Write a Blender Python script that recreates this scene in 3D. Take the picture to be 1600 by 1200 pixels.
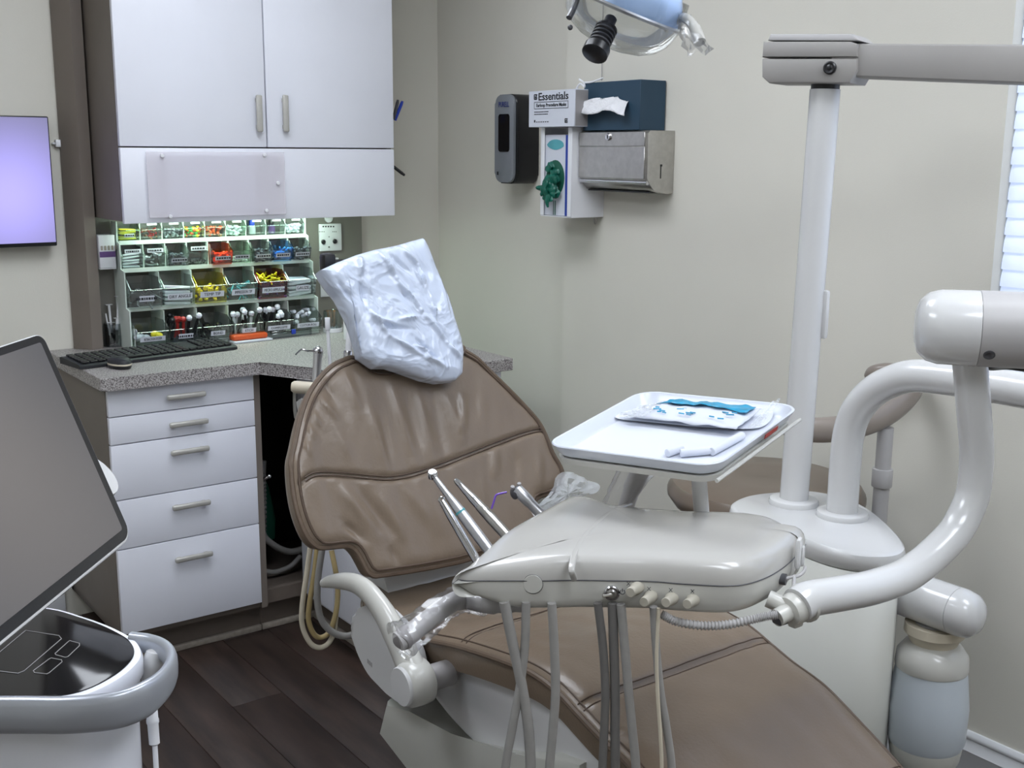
import bpy, bmesh, math, random
from mathutils import Vector as V, Matrix
random.seed(7)
for o in list(bpy.data.objects): bpy.data.objects.remove(o)
sc = bpy.context.scene
COL = sc.collection
PI = math.pi

# ------------------------------------------------------------------ camera
FPX = 1800.0
PITCH = math.atan(365/1800.0); ROLL = math.radians(.36); YAW = math.radians(36.2)
EYE = V((0, 0, 1.53))
FWD = V((math.sin(YAW)*math.cos(PITCH), math.cos(YAW)*math.cos(PITCH), -math.sin(PITCH)))
R0 = V((math.cos(YAW), -math.sin(YAW), 0)); U0 = R0.cross(FWD)
RGT = R0*math.cos(ROLL)+U0*math.sin(ROLL); UPV = U0*math.cos(ROLL)-R0*math.sin(ROLL)
if (V((0, 0, -1)).dot(RGT)) > 0:
    RGT = R0*math.cos(ROLL)-U0*math.sin(ROLL); UPV = U0*math.cos(ROLL)+R0*math.sin(ROLL)
cd = bpy.data.cameras.new('camera'); cam = bpy.data.objects.new('camera', cd); COL.objects.link(cam)
cd.sensor_fit = 'HORIZONTAL'; cd.sensor_width = 36; cd.lens = 36*FPX/1600; cd.clip_start = .05
cam.matrix_world = Matrix(((RGT.x, UPV.x, -FWD.x, EYE.x), (RGT.y, UPV.y, -FWD.y, EYE.y), (RGT.z, UPV.z, -FWD.z, EYE.z), (0, 0, 0, 1)))
sc.camera = cam
sc.cycles.transparent_max_bounces = 32
# ------------------------------------------------------------------ world, exposure
w = bpy.data.worlds.new('world'); sc.world = w; w.use_nodes = True
w.node_tree.nodes['Background'].inputs[0].default_value = (.75, .85, 1, 1)
w.node_tree.nodes['Background'].inputs[1].default_value = .6
vs = sc.view_settings; vs.view_transform = 'Standard'; vs.look = 'None'; vs.exposure = 0.42; vs.gamma = 1; vs.use_curve_mapping = False
LIGHT_CEIL = 8.2      # strength of the ceiling panel diffusers
LIGHT_WIN = 0.30       # daylight glowing through the pleated shade
LIGHT_STRIP = 20.0     # strip under the wall cabinet

# measuring helpers: point of a sight line at a known plane
def ray(x, y): return FWD+RGT*((x-800)/FPX)+UPV*((600-y)/FPX)
def onz(x, y, z): d = ray(x, y); return EYE+d*((z-EYE.z)/d.z)
def onx(x, y, X): d = ray(x, y); return EYE+d*(X/d.x)
def ony(x, y, Y): d = ray(x, y); return EYE+d*(Y/d.y)
def onp(x, y, p, n): d = ray(x, y); return EYE+d*((V(p)-EYE).dot(n)/d.dot(n))
def ond(x, y, dist): return EYE+ray(x, y)*dist

# ------------------------------------------------------------------ materials
MT = {}
def s2l(c):
    return tuple(((v/255)/12.92 if v/255 <= .04045 else ((v/255+.055)/1.055)**2.4) for v in c)
def mat(name, rgb, rough=.5, metal=0, var=.04, scale=20, bump=0, bscale=80, coat=0, emit=None, estr=0, trans=0, spec=.5, sub=0):
    m = bpy.data.materials.new(name); m.use_nodes = True; nt = m.node_tree; b = nt.nodes['Principled BSDF']
    c = s2l(rgb)
    b.inputs['Roughness'].default_value = rough; b.inputs['Metallic'].default_value = metal
    b.inputs['Specular IOR Level'].default_value = spec
    if coat: b.inputs['Coat Weight'].default_value = coat; b.inputs['Coat Roughness'].default_value = .08
    if trans: b.inputs['Transmission Weight'].default_value = trans
    if sub:
        b.inputs['Subsurface Weight'].default_value = sub; b.inputs['Subsurface Radius'].default_value = (.02, .02, .02)
    tc = nt.nodes.new('ShaderNodeTexCoord')
    if var:
        n = nt.nodes.new('ShaderNodeTexNoise'); n.inputs['Scale'].default_value = scale; n.inputs['Detail'].default_value = 4
        nt.links.new(tc.outputs['Object'], n.inputs['Vector'])
        r = nt.nodes.new('ShaderNodeValToRGB')
        r.color_ramp.elements[0].position = .3; r.color_ramp.elements[1].position = .7
        r.color_ramp.elements[0].color = tuple(max(0, v*(1-var)) for v in c)+(1,)
        r.color_ramp.elements[1].color = tuple(min(1, v*(1+var)) for v in c)+(1,)
        nt.links.new(n.outputs['Fac'], r.inputs['Fac']); nt.links.new(r.outputs['Color'], b.inputs['Base Color'])
    else: b.inputs['Base Color'].default_value = c+(1,)
    if bump:
        n2 = nt.nodes.new('ShaderNodeTexNoise'); n2.inputs['Scale'].default_value = bscale; n2.inputs['Detail'].default_value = 5
        nt.links.new(tc.outputs['Object'], n2.inputs['Vector'])
        bp = nt.nodes.new('ShaderNodeBump'); bp.inputs['Strength'].default_value = bump; bp.inputs['Distance'].default_value = .01
        nt.links.new(n2.outputs['Fac'], bp.inputs['Height']); nt.links.new(bp.outputs['Normal'], b.inputs['Normal'])
    if emit:
        b.inputs['Emission Color'].default_value = s2l(emit)+(1,); b.inputs['Emission Strength'].default_value = estr
    MT[name] = m; return m
def clear(name, tint=(235, 242, 240), gloss=.10, rough=.05):
    m = bpy.data.materials.new(name); m.use_nodes = True; nt = m.node_tree; nt.nodes.clear()
    out = nt.nodes.new('ShaderNodeOutputMaterial'); mix = nt.nodes.new('ShaderNodeMixShader')
    t = nt.nodes.new('ShaderNodeBsdfTransparent'); t.inputs[0].default_value = s2l(tint)+(1,)
    g = nt.nodes.new('ShaderNodeBsdfGlossy'); g.inputs['Roughness'].default_value = rough
    lw = nt.nodes.new('ShaderNodeLayerWeight'); lw.inputs[0].default_value = .35
    ma = nt.nodes.new('ShaderNodeMath'); ma.operation = 'MULTIPLY_ADD'; ma.inputs[1].default_value = .5; ma.inputs[2].default_value = gloss; ma.use_clamp = True
    nt.links.new(lw.outputs['Fresnel'], ma.inputs[0]); nt.links.new(ma.outputs[0], mix.inputs[0])
    nt.links.new(t.outputs[0], mix.inputs[1]); nt.links.new(g.outputs[0], mix.inputs[2]); nt.links.new(mix.outputs[0], out.inputs[0])
    MT[name] = m; return m
def film(name, rgb, transp, rough=.25, bst=.35, bsc=45):
    # thin plastic film: part see-through, part glossy skin
    m = bpy.data.materials.new(name); m.use_nodes = True; nt = m.node_tree
    b = nt.nodes['Principled BSDF']; b.inputs['Base Color'].default_value = s2l(rgb)+(1,); b.inputs['Roughness'].default_value = rough
    b.inputs['Coat Weight'].default_value = .5
    b.inputs['Alpha'].default_value = 1-transp
    tc = nt.nodes.new('ShaderNodeTexCoord'); n = nt.nodes.new('ShaderNodeTexNoise'); n.inputs['Scale'].default_value = bsc; n.inputs['Detail'].default_value = 3
    n.inputs['Distortion'].default_value = 1.2
    bp = nt.nodes.new('ShaderNodeBump'); bp.inputs['Strength'].default_value = bst; bp.inputs['Distance'].default_value = .01
    a1 = nt.nodes.new('ShaderNodeMath'); a1.operation = 'SUBTRACT'; a1.inputs[1].default_value = .5
    a2 = nt.nodes.new('ShaderNodeMath'); a2.operation = 'ABSOLUTE'; mr = nt.nodes.new('ShaderNodeMapRange'); mr.inputs['From Max'].default_value = .09; mr.inputs['To Min'].default_value = 1; mr.inputs['To Max'].default_value = 0; mr.interpolation_type = 'SMOOTHSTEP'
    nt.links.new(tc.outputs['Object'], n.inputs['Vector']); nt.links.new(n.outputs['Fac'], a1.inputs[0]); nt.links.new(a1.outputs[0], a2.inputs[0]); nt.links.new(a2.outputs[0], mr.inputs[0])
    nt.links.new(mr.outputs[0], bp.inputs['Height']); nt.links.new(bp.outputs['Normal'], b.inputs['Normal'])
    MT[name] = m; return m

mat('wall', (213, 210, 200), .85, var=.02, scale=3, bump=.05, bscale=250)
mat('wall_shade', (176, 172, 160), .85, var=.02, scale=3, bump=.05, bscale=250)
mat('ceiling', (226, 226, 222), .9, var=.02)
mat('trim', (226, 228, 232), .4, var=.01)
mat('laminate_white', (232, 234, 243), .32, var=.015, scale=6)
mat('laminate_taupe', (118, 109, 101), .5, var=.05, scale=9)
mat('kick', (104, 94, 86), .6, var=.08, scale=14)
mat('strip', (150, 142, 132), .55, var=.15, scale=60)
mat('splash', (124, 121, 114), .45, var=.04, scale=8)
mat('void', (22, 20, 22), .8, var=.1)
mat('nickel', (186, 184, 178), .42, metal=.3, var=.05, scale=40)
mat('chrome', (205, 205, 208), .16, metal=1, var=.03, scale=30)
mat('steel', (190, 188, 184), .3, metal=1, var=.08, scale=50)
mat('satin', (205, 206, 210), .34, metal=.9, var=.03, scale=40)
mat('black', (22, 22, 25), .35, var=.1)
mat('black_matte', (30, 31, 36), .6, var=.1, scale=50)
mat('glass_black', (18, 17, 19), .12, var=.02, spec=.35)
mat('screen_bezel', (28, 28, 31), .25, var=.03)
mat('enamel', (208, 208, 208), .22, var=.012, scale=6, coat=.5)
mat('head_cover', (182, 180, 176), .24, var=.012, scale=6, coat=.5)
mat('enamel_warm', (198, 197, 191), .28, var=.015, scale=6, coat=.4)
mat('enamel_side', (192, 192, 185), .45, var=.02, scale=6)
mat('plastic_grey', (178, 176, 176), .4, var=.02, scale=8)
mat('plastic_grey2', (150, 147, 147), .4, var=.02, scale=8)
mat('plastic_white', (228, 229, 233), .35, var=.01)
mat('plastic_dark', (78, 78, 82), .4, var=.05)
mat('knob', (172, 167, 154), .45, var=.03)
mat('hose', (150, 148, 145), .5, var=.05, scale=60)
mat('hose_dark', (108, 106, 104), .5, var=.05, scale=60)
mat('hose_cream', (206, 197, 178), .5, var=.04)
mat('hose_tan', (178, 158, 112), .45, var=.04)
mat('hose_green', (30, 92, 74), .5, var=.06)
mat('leather', (121, 106, 91), .30, var=.06, scale=7, bump=.06, bscale=160)
mat('piping', (96, 80, 66), .5, var=.1, scale=70)
mat('stitch', (82, 66, 54), .6, var=.1, scale=90)
mat('paper', (208, 212, 222), .8, var=.01)
mat('card', (218, 218, 224), .7, var=.02)
mat('ink', (40, 42, 48), .7, var=0)
mat('ink_blue', (38, 52, 120), .7, var=0)
mat('teal_box', (34, 62, 82), .55, var=.05, scale=10)
mat('glove', (6, 92, 76), .4, var=.12, scale=40)
mat('glove_blue', (36, 66, 160), .6, var=.03)
mat('orange', (205, 84, 34), .35, var=.06)
mat('yellow', (226, 212, 40), .5, var=.08)
mat('blue', (60, 130, 200), .4, var=.1)
mat('blue_dark', (30, 60, 170), .4, var=.05)
mat('teal', (82, 160, 170), .45, var=.1)
mat('purple', (92, 64, 118), .5, var=.1)
mat('violet', (120, 84, 190), .3, var=.02)
mat('red', (170, 44, 40), .45, var=.06)
mat('wine', (110, 42, 50), .4, var=.06)
mat('green', (60, 150, 70), .45, var=.1)
mat('brown', (150, 108, 70), .6, var=.15, scale=80)
mat('greybits', (120, 126, 132), .35, metal=.4, var=.2, scale=90)
mat('slate', (58, 66, 76), .45, var=.1)
mat('frost', (196, 206, 208), .3, var=.03, trans=.25)
mat('bottle', (196, 204, 211), .35, var=.02, scale=5, sub=.3)
mat('screw', (196, 198, 110), .4, var=.05)
mat('tvglow', (20, 20, 24), .3, var=0)
clear('acrylic'); clear('acrylic_green', (222, 240, 226), .14); clear('acrylic_yellow', (240, 234, 160), .1)
clear('acrylic_red', (205, 120, 128), .1); clear('acrylic_orange', (250, 150, 100), .1); clear('acrylic_blue', (160, 205, 240), .1)
clear('shield', (222, 224, 222), .10, .03); clear('wrap', (252, 252, 253), .07, .22); clear('acrylic_smoke', (222, 226, 228), .10); clear('sheet', (244, 241, 243), .07, .03); clear('shield2', (240, 241, 240), .05, .03)
film('bag', (204, 214, 233), .02, .18, .25, 9); film('film_clear', (225, 230, 235), .62, .18); film('frost_sheet', (236, 232, 240), .55, .05, .0, 20)
film('tissue', (236, 236, 240), .04, .8)

# laminate counter: speckle
def speckle():
    m = mat('counter', (150, 147, 146), .42, var=0); nt = m.node_tree; b = nt.nodes['Principled BSDF']
    tc = nt.nodes.new('ShaderNodeTexCoord'); v = nt.nodes.new('ShaderNodeTexNoise'); v.inputs['Scale'].default_value = 260; v.inputs['Detail'].default_value = 2
    r = nt.nodes.new('ShaderNodeValToRGB'); e = r.color_ramp.elements
    e[0].position = .36; e[0].color = s2l((84, 78, 78))+(1,); e[1].position = .62; e[1].color = s2l((186, 182, 180))+(1,)
    x = e.new(.48); x.color = s2l((148, 143, 142))+(1,)
    nt.links.new(tc.outputs['Object'], v.inputs['Vector']); nt.links.new(v.outputs['Fac'], r.inputs['Fac']); nt.links.new(r.outputs['Color'], b.inputs['Base Color'])
speckle()
def wood():
    m = mat('floorwood', (62, 46, 40), .5, var=0); nt = m.node_tree; b = nt.nodes['Principled BSDF']
    tc = nt.nodes.new('ShaderNodeTexCoord'); mp = nt.nodes.new('ShaderNodeMapping'); mp.inputs['Scale'].default_value = (16, 2.2, 4)
    oi = nt.nodes.new('ShaderNodeObjectInfo'); ad = nt.nodes.new('ShaderNodeVectorMath'); ad.operation = 'ADD'
    mu = nt.nodes.new('ShaderNodeVectorMath'); mu.operation = 'SCALE'; mu.inputs['Scale'].default_value = 40
    cb = nt.nodes.new('ShaderNodeCombineXYZ')
    nt.links.new(oi.outputs['Random'], cb.inputs[0]); nt.links.new(oi.outputs['Random'], cb.inputs[1]); nt.links.new(cb.outputs[0], mu.inputs[0])
    nt.links.new(tc.outputs['Object'], ad.inputs[0]); nt.links.new(mu.outputs[0], ad.inputs[1]); nt.links.new(ad.outputs[0], mp.inputs['Vector'])
    n = nt.nodes.new('ShaderNodeTexNoise'); n.inputs['Scale'].default_value = 1; n.inputs['Detail'].default_value = 6; n.inputs['Roughness'].default_value = .62
    nt.links.new(mp.outputs[0], n.inputs['Vector'])
    r = nt.nodes.new('ShaderNodeValToRGB'); e = r.color_ramp.elements
    e[0].position = .3; e[0].color = s2l((33, 24, 21))+(1,); e[1].position = .72; e[1].color = s2l((70, 55, 48))+(1,)
    nt.links.new(n.outputs['Fac'], r.inputs['Fac']); nt.links.new(r.outputs['Color'], b.inputs['Base Color'])
    bp = nt.nodes.new('ShaderNodeBump'); bp.inputs['Strength'].default_value = .12; bp.inputs['Distance'].default_value = .004
    nt.links.new(n.outputs['Fac'], bp.inputs['Height']); nt.links.new(bp.outputs['Normal'], b.inputs['Normal'])
wood()
def glow(name, c0, c1, strength, center, rad):
    # a lit screen: radial blend of two colours, in the object's own space
    m = bpy.data.materials.new(name); m.use_nodes = True; nt = m.node_tree; b = nt.nodes['Principled BSDF']
    b.inputs['Base Color'].default_value = (.02, .02, .02, 1); b.inputs['Roughness'].default_value = .35
    tc = nt.nodes.new('ShaderNodeTexCoord'); sb = nt.nodes.new('ShaderNodeVectorMath'); sb.operation = 'DISTANCE'; sb.inputs[1].default_value = center
    nt.links.new(tc.outputs['Object'], sb.inputs[0])
    mr = nt.nodes.new('ShaderNodeMapRange'); mr.inputs['From Max'].default_value = rad; nt.links.new(sb.outputs['Value'], mr.inputs[0])
    r = nt.nodes.new('ShaderNodeValToRGB'); r.color_ramp.interpolation = 'EASE'
    r.color_ramp.elements[0].color = s2l(c0)+(1,); r.color_ramp.elements[1].color = s2l(c1)+(1,)
    nt.links.new(mr.outputs[0], r.inputs[0]); nt.links.new(r.outputs[0], b.inputs['Emission Color']); b.inputs['Emission Strength'].default_value = strength
    MT[name] = m; return m

# ------------------------------------------------------------------ geometry helpers
def box(bm, c, s, bev=0, seg=2, M=None):
    g = bmesh.ops.create_cube(bm, size=1)['verts']
    for v in g: v.co = V((v.co.x*s[0], v.co.y*s[1], v.co.z*s[2]))
    if bev:
        es = list({e for v in g for e in v.link_edges})
        r = bmesh.ops.bevel(bm, geom=es, offset=bev, segments=seg, affect='EDGES', profile=.5, clamp_overlap=True)
        g = list({v for f in r['faces'] for v in f.verts} | {v for v in g if v.is_valid})
    T = Matrix.Translation(V(c))
    if M is not None: T = T @ M.to_4x4()
    for v in g: v.co = T @ v.co
    return g
def span(bm, a, b, bev=0, seg=2):
    a = V(a); b = V(b); return box(bm, (a+b)/2, [abs(b[i]-a[i]) for i in range(3)], bev, seg)
def prism(bm, pts, n, th, bev=0, seg=2, smooth_close=False):
    """closed outline of world points (flat), pushed along n by th"""
    n = V(n).normalized(); pts = [V(p) for p in pts]
    nn = V((0, 0, 0))
    for i in range(len(pts)): nn += pts[i].cross(pts[(i+1) % len(pts)])
    if nn.dot(n) > 0: pts = pts[::-1]
    a = [bm.verts.new(p) for p in pts]; b = [bm.verts.new(p+n*th) for p in pts]
    f0 = bm.faces.new(a); f1 = bm.faces.new(b[::-1]); k = len(a)
    for i in range(k): bm.faces.new((a[(i+1) % k], a[i], b[i], b[(i+1) % k]))
    if bev:
        es = list(set(f0.edges) | set(f1.edges))
        bmesh.ops.bevel(bm, geom=es, offset=bev, segments=seg, affect='EDGES', profile=.5, clamp_overlap=True)
def crom(pts, n=8, closed=False):
    pts = [V(p) for p in pts]; out = []; k = len(pts)
    rng = range(k if closed else k-1)
    for i in rng:
        if closed: p0, p1, p2, p3 = pts[i-1], pts[i], pts[(i+1) % k], pts[(i+2) % k]
        else:
            p1, p2 = pts[i], pts[i+1]; p0 = pts[i-1] if i else p1*2-p2; p3 = pts[i+2] if i+2 < k else p2*2-p1
        for j in range(n):
            t = j/n
            out.append(.5*((2*p1)+(p2-p0)*t+(2*p0-5*p1+4*p2-p3)*t*t+(3*p1-p0-3*p2+p3)*t**3))
    if not closed: out.append(pts[-1])
    return out
def tube(bm, pts, r, seg=10, closed=False, flat=1.0, up=None):
    pts = [V(p) for p in pts]; k = len(pts); rs = r if isinstance(r, (list, tuple)) else [r]*k
    if len(rs) != k: rs = [rs[min(len(rs)-1, int(i*len(rs)/k))] for i in range(k)]
    rings = []; prev = None
    for i in range(k):
        if closed: t = pts[(i+1) % k]-pts[i-1]
        else: t = pts[min(i+1, k-1)]-pts[max(i-1, 0)]
        if t.length < 1e-9: t = V((0, 0, 1))
        t.normalize()
        if prev is None:
            a = V(up) if up else (V((0, 0, 1)) if abs(t.z) < .9 else V((1, 0, 0)))
        else: a = prev
        x = (a-t*a.dot(t))
        if x.length < 1e-6: x = t.orthogonal()
        x.normalize(); y = t.cross(x); prev = x
        rings.append([bm.verts.new(pts[i]+(x*math.cos(2*PI*j/seg)+y*math.sin(2*PI*j/seg)*flat)*rs[i]) for j in range(seg)])
    m = k if closed else k-1
    for i in range(m):
        A, B = rings[i], rings[(i+1) % k]
        for j in range(seg): bm.faces.new((A[j], A[(j+1) % seg], B[(j+1) % seg], B[j]))
    if not closed:
        bm.faces.new(rings[0][::-1]); bm.faces.new(rings[-1])
def lathe(bm, prof, o, axis=(0, 0, 1), seg=24, cap=True, xdir=None, sx=1.0):
    o = V(o); n = V(axis).normalized(); x = V(xdir) if xdir else n.orthogonal(); x = (x-n*x.dot(n)).normalized(); y = n.cross(x)
    rings = [[bm.verts.new(o+n*h+(x*math.cos(2*PI*j/seg)*sx+y*math.sin(2*PI*j/seg))*max(r, 1e-5)) for j in range(seg)] for r, h in prof]
    for A, B in zip(rings, rings[1:]):
        for j in range(seg): bm.faces.new((A[j], A[(j+1) % seg], B[(j+1) % seg], B[j]))
    if cap:
        bm.faces.new(rings[0][::-1]); bm.faces.new(rings[-1])
def cyl(bm, a, b, r, seg=20, bev=0):
    a = V(a); b = V(b); h = (b-a).length
    if bev: p = [(r-bev, 0), (r-bev*.3, bev*.3), (r, bev), (r, h-bev), (r-bev*.3, h-bev*.3), (r-bev, h)]
    else: p = [(r, 0), (r, h)]
    lathe(bm, p, a, b-a, seg)
def ball(bm, c, r, seg=14, sq=(1, 1, 1)):
    g = bmesh.ops.create_uvsphere(bm, u_segments=seg, v_segments=max(6, seg//2+2), radius=r)['verts']
    for v in g: v.co = V((v.co.x*sq[0], v.co.y*sq[1], v.co.z*sq[2]))+V(c)
def loft(bm, rings, cap0=True, cap1=True):
    R = [[bm.verts.new(p) for p in ring] for ring in rings]; k = len(R[0])
    for A, B in zip(R, R[1:]):
        for j in range(k): bm.faces.new((A[j], A[(j+1) % k], B[(j+1) % k], B[j]))
    if cap0: bm.faces.new(R[0][::-1])
    if cap1: bm.faces.new(R[-1])
def grid(bm, P):
    R = [[bm.verts.new(p) for p in row] for row in P]
    for A, B in zip(R, R[1:]):
        for j in range(len(A)-1): bm.faces.new((A[j], A[j+1], B[j+1], B[j]))
    return R

# ------------------------------------------------------------------ object helpers
BASE = {}
def tag(o, label=None, cat=None, group=None, kind=None):
    if label: o['label'] = label
    if cat: o['category'] = cat
    if group: o['group'] = group
    if kind: o['kind'] = kind
    return o
def root(name, loc, label, cat, group=None):
    o = bpy.data.objects.new(name, None); COL.objects.link(o); o.location = loc; o.empty_display_size = .05
    BASE[o] = V(loc); return tag(o, label, cat, group)
def mesh_of(name, bm, m, ang=38, smooth=True, off=None):
    bmesh.ops.recalc_face_normals(bm, faces=bm.faces)
    me = bpy.data.meshes.new(name); bm.to_mesh(me); bm.free()
    if off: me.transform(Matrix.Translation(-V(off)))
    me.materials.append(MT[m])
    if smooth:
        me.shade_smooth(); me.set_sharp_from_angle(angle=math.radians(ang))
    return me
def obj(name, bm, m, parent=None, label=None, ang=38, smooth=True, org=None):
    """one mesh object; parts keep world coordinates under their thing"""
    off = BASE[parent] if parent else (V(org) if org else None)
    me = mesh_of(name, bm, m, ang, smooth, off)
    o = bpy.data.objects.new(name, me); COL.objects.link(o)
    if parent:
        o.parent = parent; BASE[o] = BASE[parent]
    else:
        if org: o.location = org
        BASE[o] = V(org) if org else V((0, 0, 0))
    if label: o['label'] = label
    return o
def single(name, bm, m, label, cat, org, group=None, kind=None, ang=38):
    return tag(obj(name, bm, m, None, None, ang, True, org), label, cat, group, kind)
def struct(name, bm, m, parent=None, org=None, smooth=True):
    o = obj(name, bm, m, parent, None, 38, smooth, org)
    if not parent: o['kind'] = 'structure'
    return o
def B(): return bmesh.new()
def text(name, s, size, pos, xdir, ydir, m, parent, ext=.0004, align='CENTER', sx=1.0, label=None, bold=0):
    cu = bpy.data.curves.new(name, 'FONT'); cu.body = s; cu.size = size; cu.extrude = ext; cu.align_x = align; cu.align_y = 'CENTER'; cu.resolution_u = 2; cu.offset = bold
    t = bpy.data.objects.new(name+'_tmp', cu); COL.objects.link(t)
    dg = bpy.context.evaluated_depsgraph_get(); me = bpy.data.meshes.new_from_object(t.evaluated_get(dg))
    bpy.data.objects.remove(t); bpy.data.curves.remove(cu)
    x = V(xdir).normalized()*sx; y = V(ydir).normalized(); z = V(xdir).normalized().cross(y); p = V(pos)-BASE[parent]
    me.transform(Matrix(((x.x, y.x, z.x, p.x), (x.y, y.y, z.y, p.y), (x.z, y.z, z.z, p.z), (0, 0, 0, 1))))
    me.materials.clear(); me.materials.append(MT[m]); me.name = name
    o = bpy.data.objects.new(name, me); COL.objects.link(o); o.parent = parent; BASE[o] = BASE[parent]
    if label: o['label'] = label
    return o
def copy_tree(o, loc, parent=None):
    c = o.copy(); COL.objects.link(c); c.parent = parent
    if loc is not None: c.location = loc
    for ch in list(o.children): copy_tree(ch, None, c)
    return c
# ------------------------------------------------------------------ room shell
YB = 3.77; XF = 2.405; XN = 2.38; XL = -1.3; YFRONT = -1.7; ZC = 2.62
b = B(); span(b, (XL, YFRONT, -.06), (2.6, YB+.1, -.012)); floor = struct('floor', b, 'void')
pw, pl = .152, 1.22
b = B(); box(b, (0, 0, -.006), (pw-.0016, pl-.0016, .012), .001, 1); pm = mesh_of('plank', b, 'floorwood', 60)
ix = 0; x = XL+pw/2
while x < 2.46:
    y = YFRONT-.6+(ix*.437) % pl
    while y < YB+.5:
        o = bpy.data.objects.new('plank', pm); COL.objects.link(o); o.parent = floor
        o.location = (x, y, 0); y += pl
    x += pw; ix += 1
b = B(); span(b, (XL-.1, YFRONT-.1, ZC), (2.6, YB+.1, ZC+.06)); struct('ceiling', b, 'ceiling')
b = B(); span(b, (XL-.1, YB, -.05), (2.55, YB+.1, ZC)); struct('wall_back', b, 'wall')
b = B(); span(b, (XL-.1, YFRONT, -.05), (XL, YB, ZC)); struct('wall_left', b, 'wall')
b = B(); span(b, (XL-.1, YFRONT-.1, -.05), (2.55, YFRONT, ZC)); struct('wall_front', b, 'wall')
JY = onx(884, 200, XN).y
WY1 = onx(1588, 0, XN).y; WY0 = WY1-1.5; WZ0 = onx(1592, 572, XN).z; WZ1 = 2.25
b = B()
span(b, (XF, JY-.02, -.05), (2.55, YB, ZC))
span(b, (XN, WY1, -.05), (2.55, JY, ZC))
span(b, (XN, YFRONT, -.05), (2.55, WY0, ZC))
span(b, (XN, WY0, -.05), (2.55, WY1, WZ0)); span(b, (XN, WY0, WZ1), (2.55, WY1, ZC))
struct('wall_right', b, 'wall')
# baseboards with a stepped profile
def baseboard(name, y0, y1, X, h=.182):
    prof = [(0, 0), (.014, 0), (.014, h-.05), (.016, h-.047), (.011, h-.036), (.009, h-.02), (.012, h-.016), (.012, h-.008), (.006, h), (0, h)]
    b = B(); A = [b.verts.new((X-p, y0, z)) for p, z in prof]; C = [b.verts.new((X-p, y1, z)) for p, z in prof]; k = len(prof)
    b.faces.new(A); b.faces.new(C[::-1])
    for i in range(k): b.faces.new((A[(i+1) % k], A[i], C[i], C[(i+1) % k]))
    return struct(name, b, 'trim')
baseboard('baseboard_right', YFRONT, JY-.02, XN)
b = B(); span(b, (XL, YB-.014, 0), (.93, YB, .15), .003); struct('baseboard_back', b, 'trim')
# window with a pleated shade lit by daylight
wn = root('window_1', (2.45, (WY0+WY1)/2, WZ0), None, None); wn['kind'] = 'structure'
b = B()
span(b, (2.47, WY0, WZ0), (2.51, WY0+.05, WZ1), .004); span(b, (2.47, WY1-.05, WZ0), (2.51, WY1, WZ1), .004)
span(b, (2.47, WY0, WZ0), (2.51, WY1, WZ0+.05), .004); span(b, (2.47, WY0, WZ1-.05), (2.51, WY1, WZ1), .004)
span(b, (2.47, (WY0+WY1)/2-.02, WZ0), (2.51, (WY0+WY1)/2+.02, WZ1), .004)
obj('window_frame', b, 'trim', wn)
b = B(); span(b, (2.487, WY0+.05, WZ0+.05), (2.493, WY1-.05, WZ1-.05)); obj('pane', b, 'acrylic', wn)
b = B(); span(b, (XN-.012, WY0-.03, WZ0-.03), (2.47, WY1+.015, WZ0), .006); obj('window_sill', b, 'trim', wn)
mat('blind', (224, 232, 246), .7, var=.03, scale=7, emit=(206, 222, 255), estr=LIGHT_WIN)
b = B(); n = 6; wy = (WY1-WY0)/2-.003
P = []
for i in range(n+1):
    t = i/n-.5; P.append([(t*.010-.003*(1-4*t*t), -wy, t*.046), (t*.010-.003*(1-4*t*t), wy, t*.046)])
grid(b, P); sm_ = mesh_of('slat', b, 'blind'); nsl = 30; dz = (WZ1-WZ0-.03)/nsl
for i in range(nsl):
    o = bpy.data.objects.new('slat', sm_); COL.objects.link(o); o.parent = wn; o.location = (2.415-2.45, 0, .018+dz*(i+.5))
b = B(); span(b, (2.40, WY0+.003, WZ1-.03), (2.44, WY1-.003, WZ1), .003); obj('head_rail', b, 'trim', wn)
for y in (WY0+.25, WY1-.25):
    b = B(); tube(b, [(2.40, y, WZ0+.01), (2.40, y, WZ1-.03)], .0012, 6); obj('lift_cord', b, 'trim', wn)
# ceiling light panels; the last is an unseen one added to brighten the seat
mat('diffuser', (240, 240, 240), .6, var=0, emit=(240, 246, 255), estr=LIGHT_CEIL)
for i, (x, y, d) in enumerate(((1.15, 2.25, 'nearest the wall cabinet'), (-.35, 1.7, 'by the left wall'), (.75, -.35, 'behind the photographer on the right'), (1.72, .30, 'over the foot of the dental chair'))):
    r = root('ceiling_light', (x, y, ZC), 'flat recessed ceiling light panel '+d, 'ceiling light', 'ceiling light panels')
    b = B()
    for s in (-1, 1):
        box(b, (x+s*.3, y, ZC-.008), (.03, 1.23, .016), .003); box(b, (x, y+s*.6, ZC-.008), (.6, .03, .016), .003)
    obj('light_frame', b, 'trim', r)
    b = B(); box(b, (x, y, ZC-.006), (.57, 1.17, .006)); obj('diffuser', b, 'diffuser', r)

# ------------------------------------------------------------------ cabinet unit on the back wall
YD = 3.243; X0 = .955; X1 = 1.398
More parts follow.
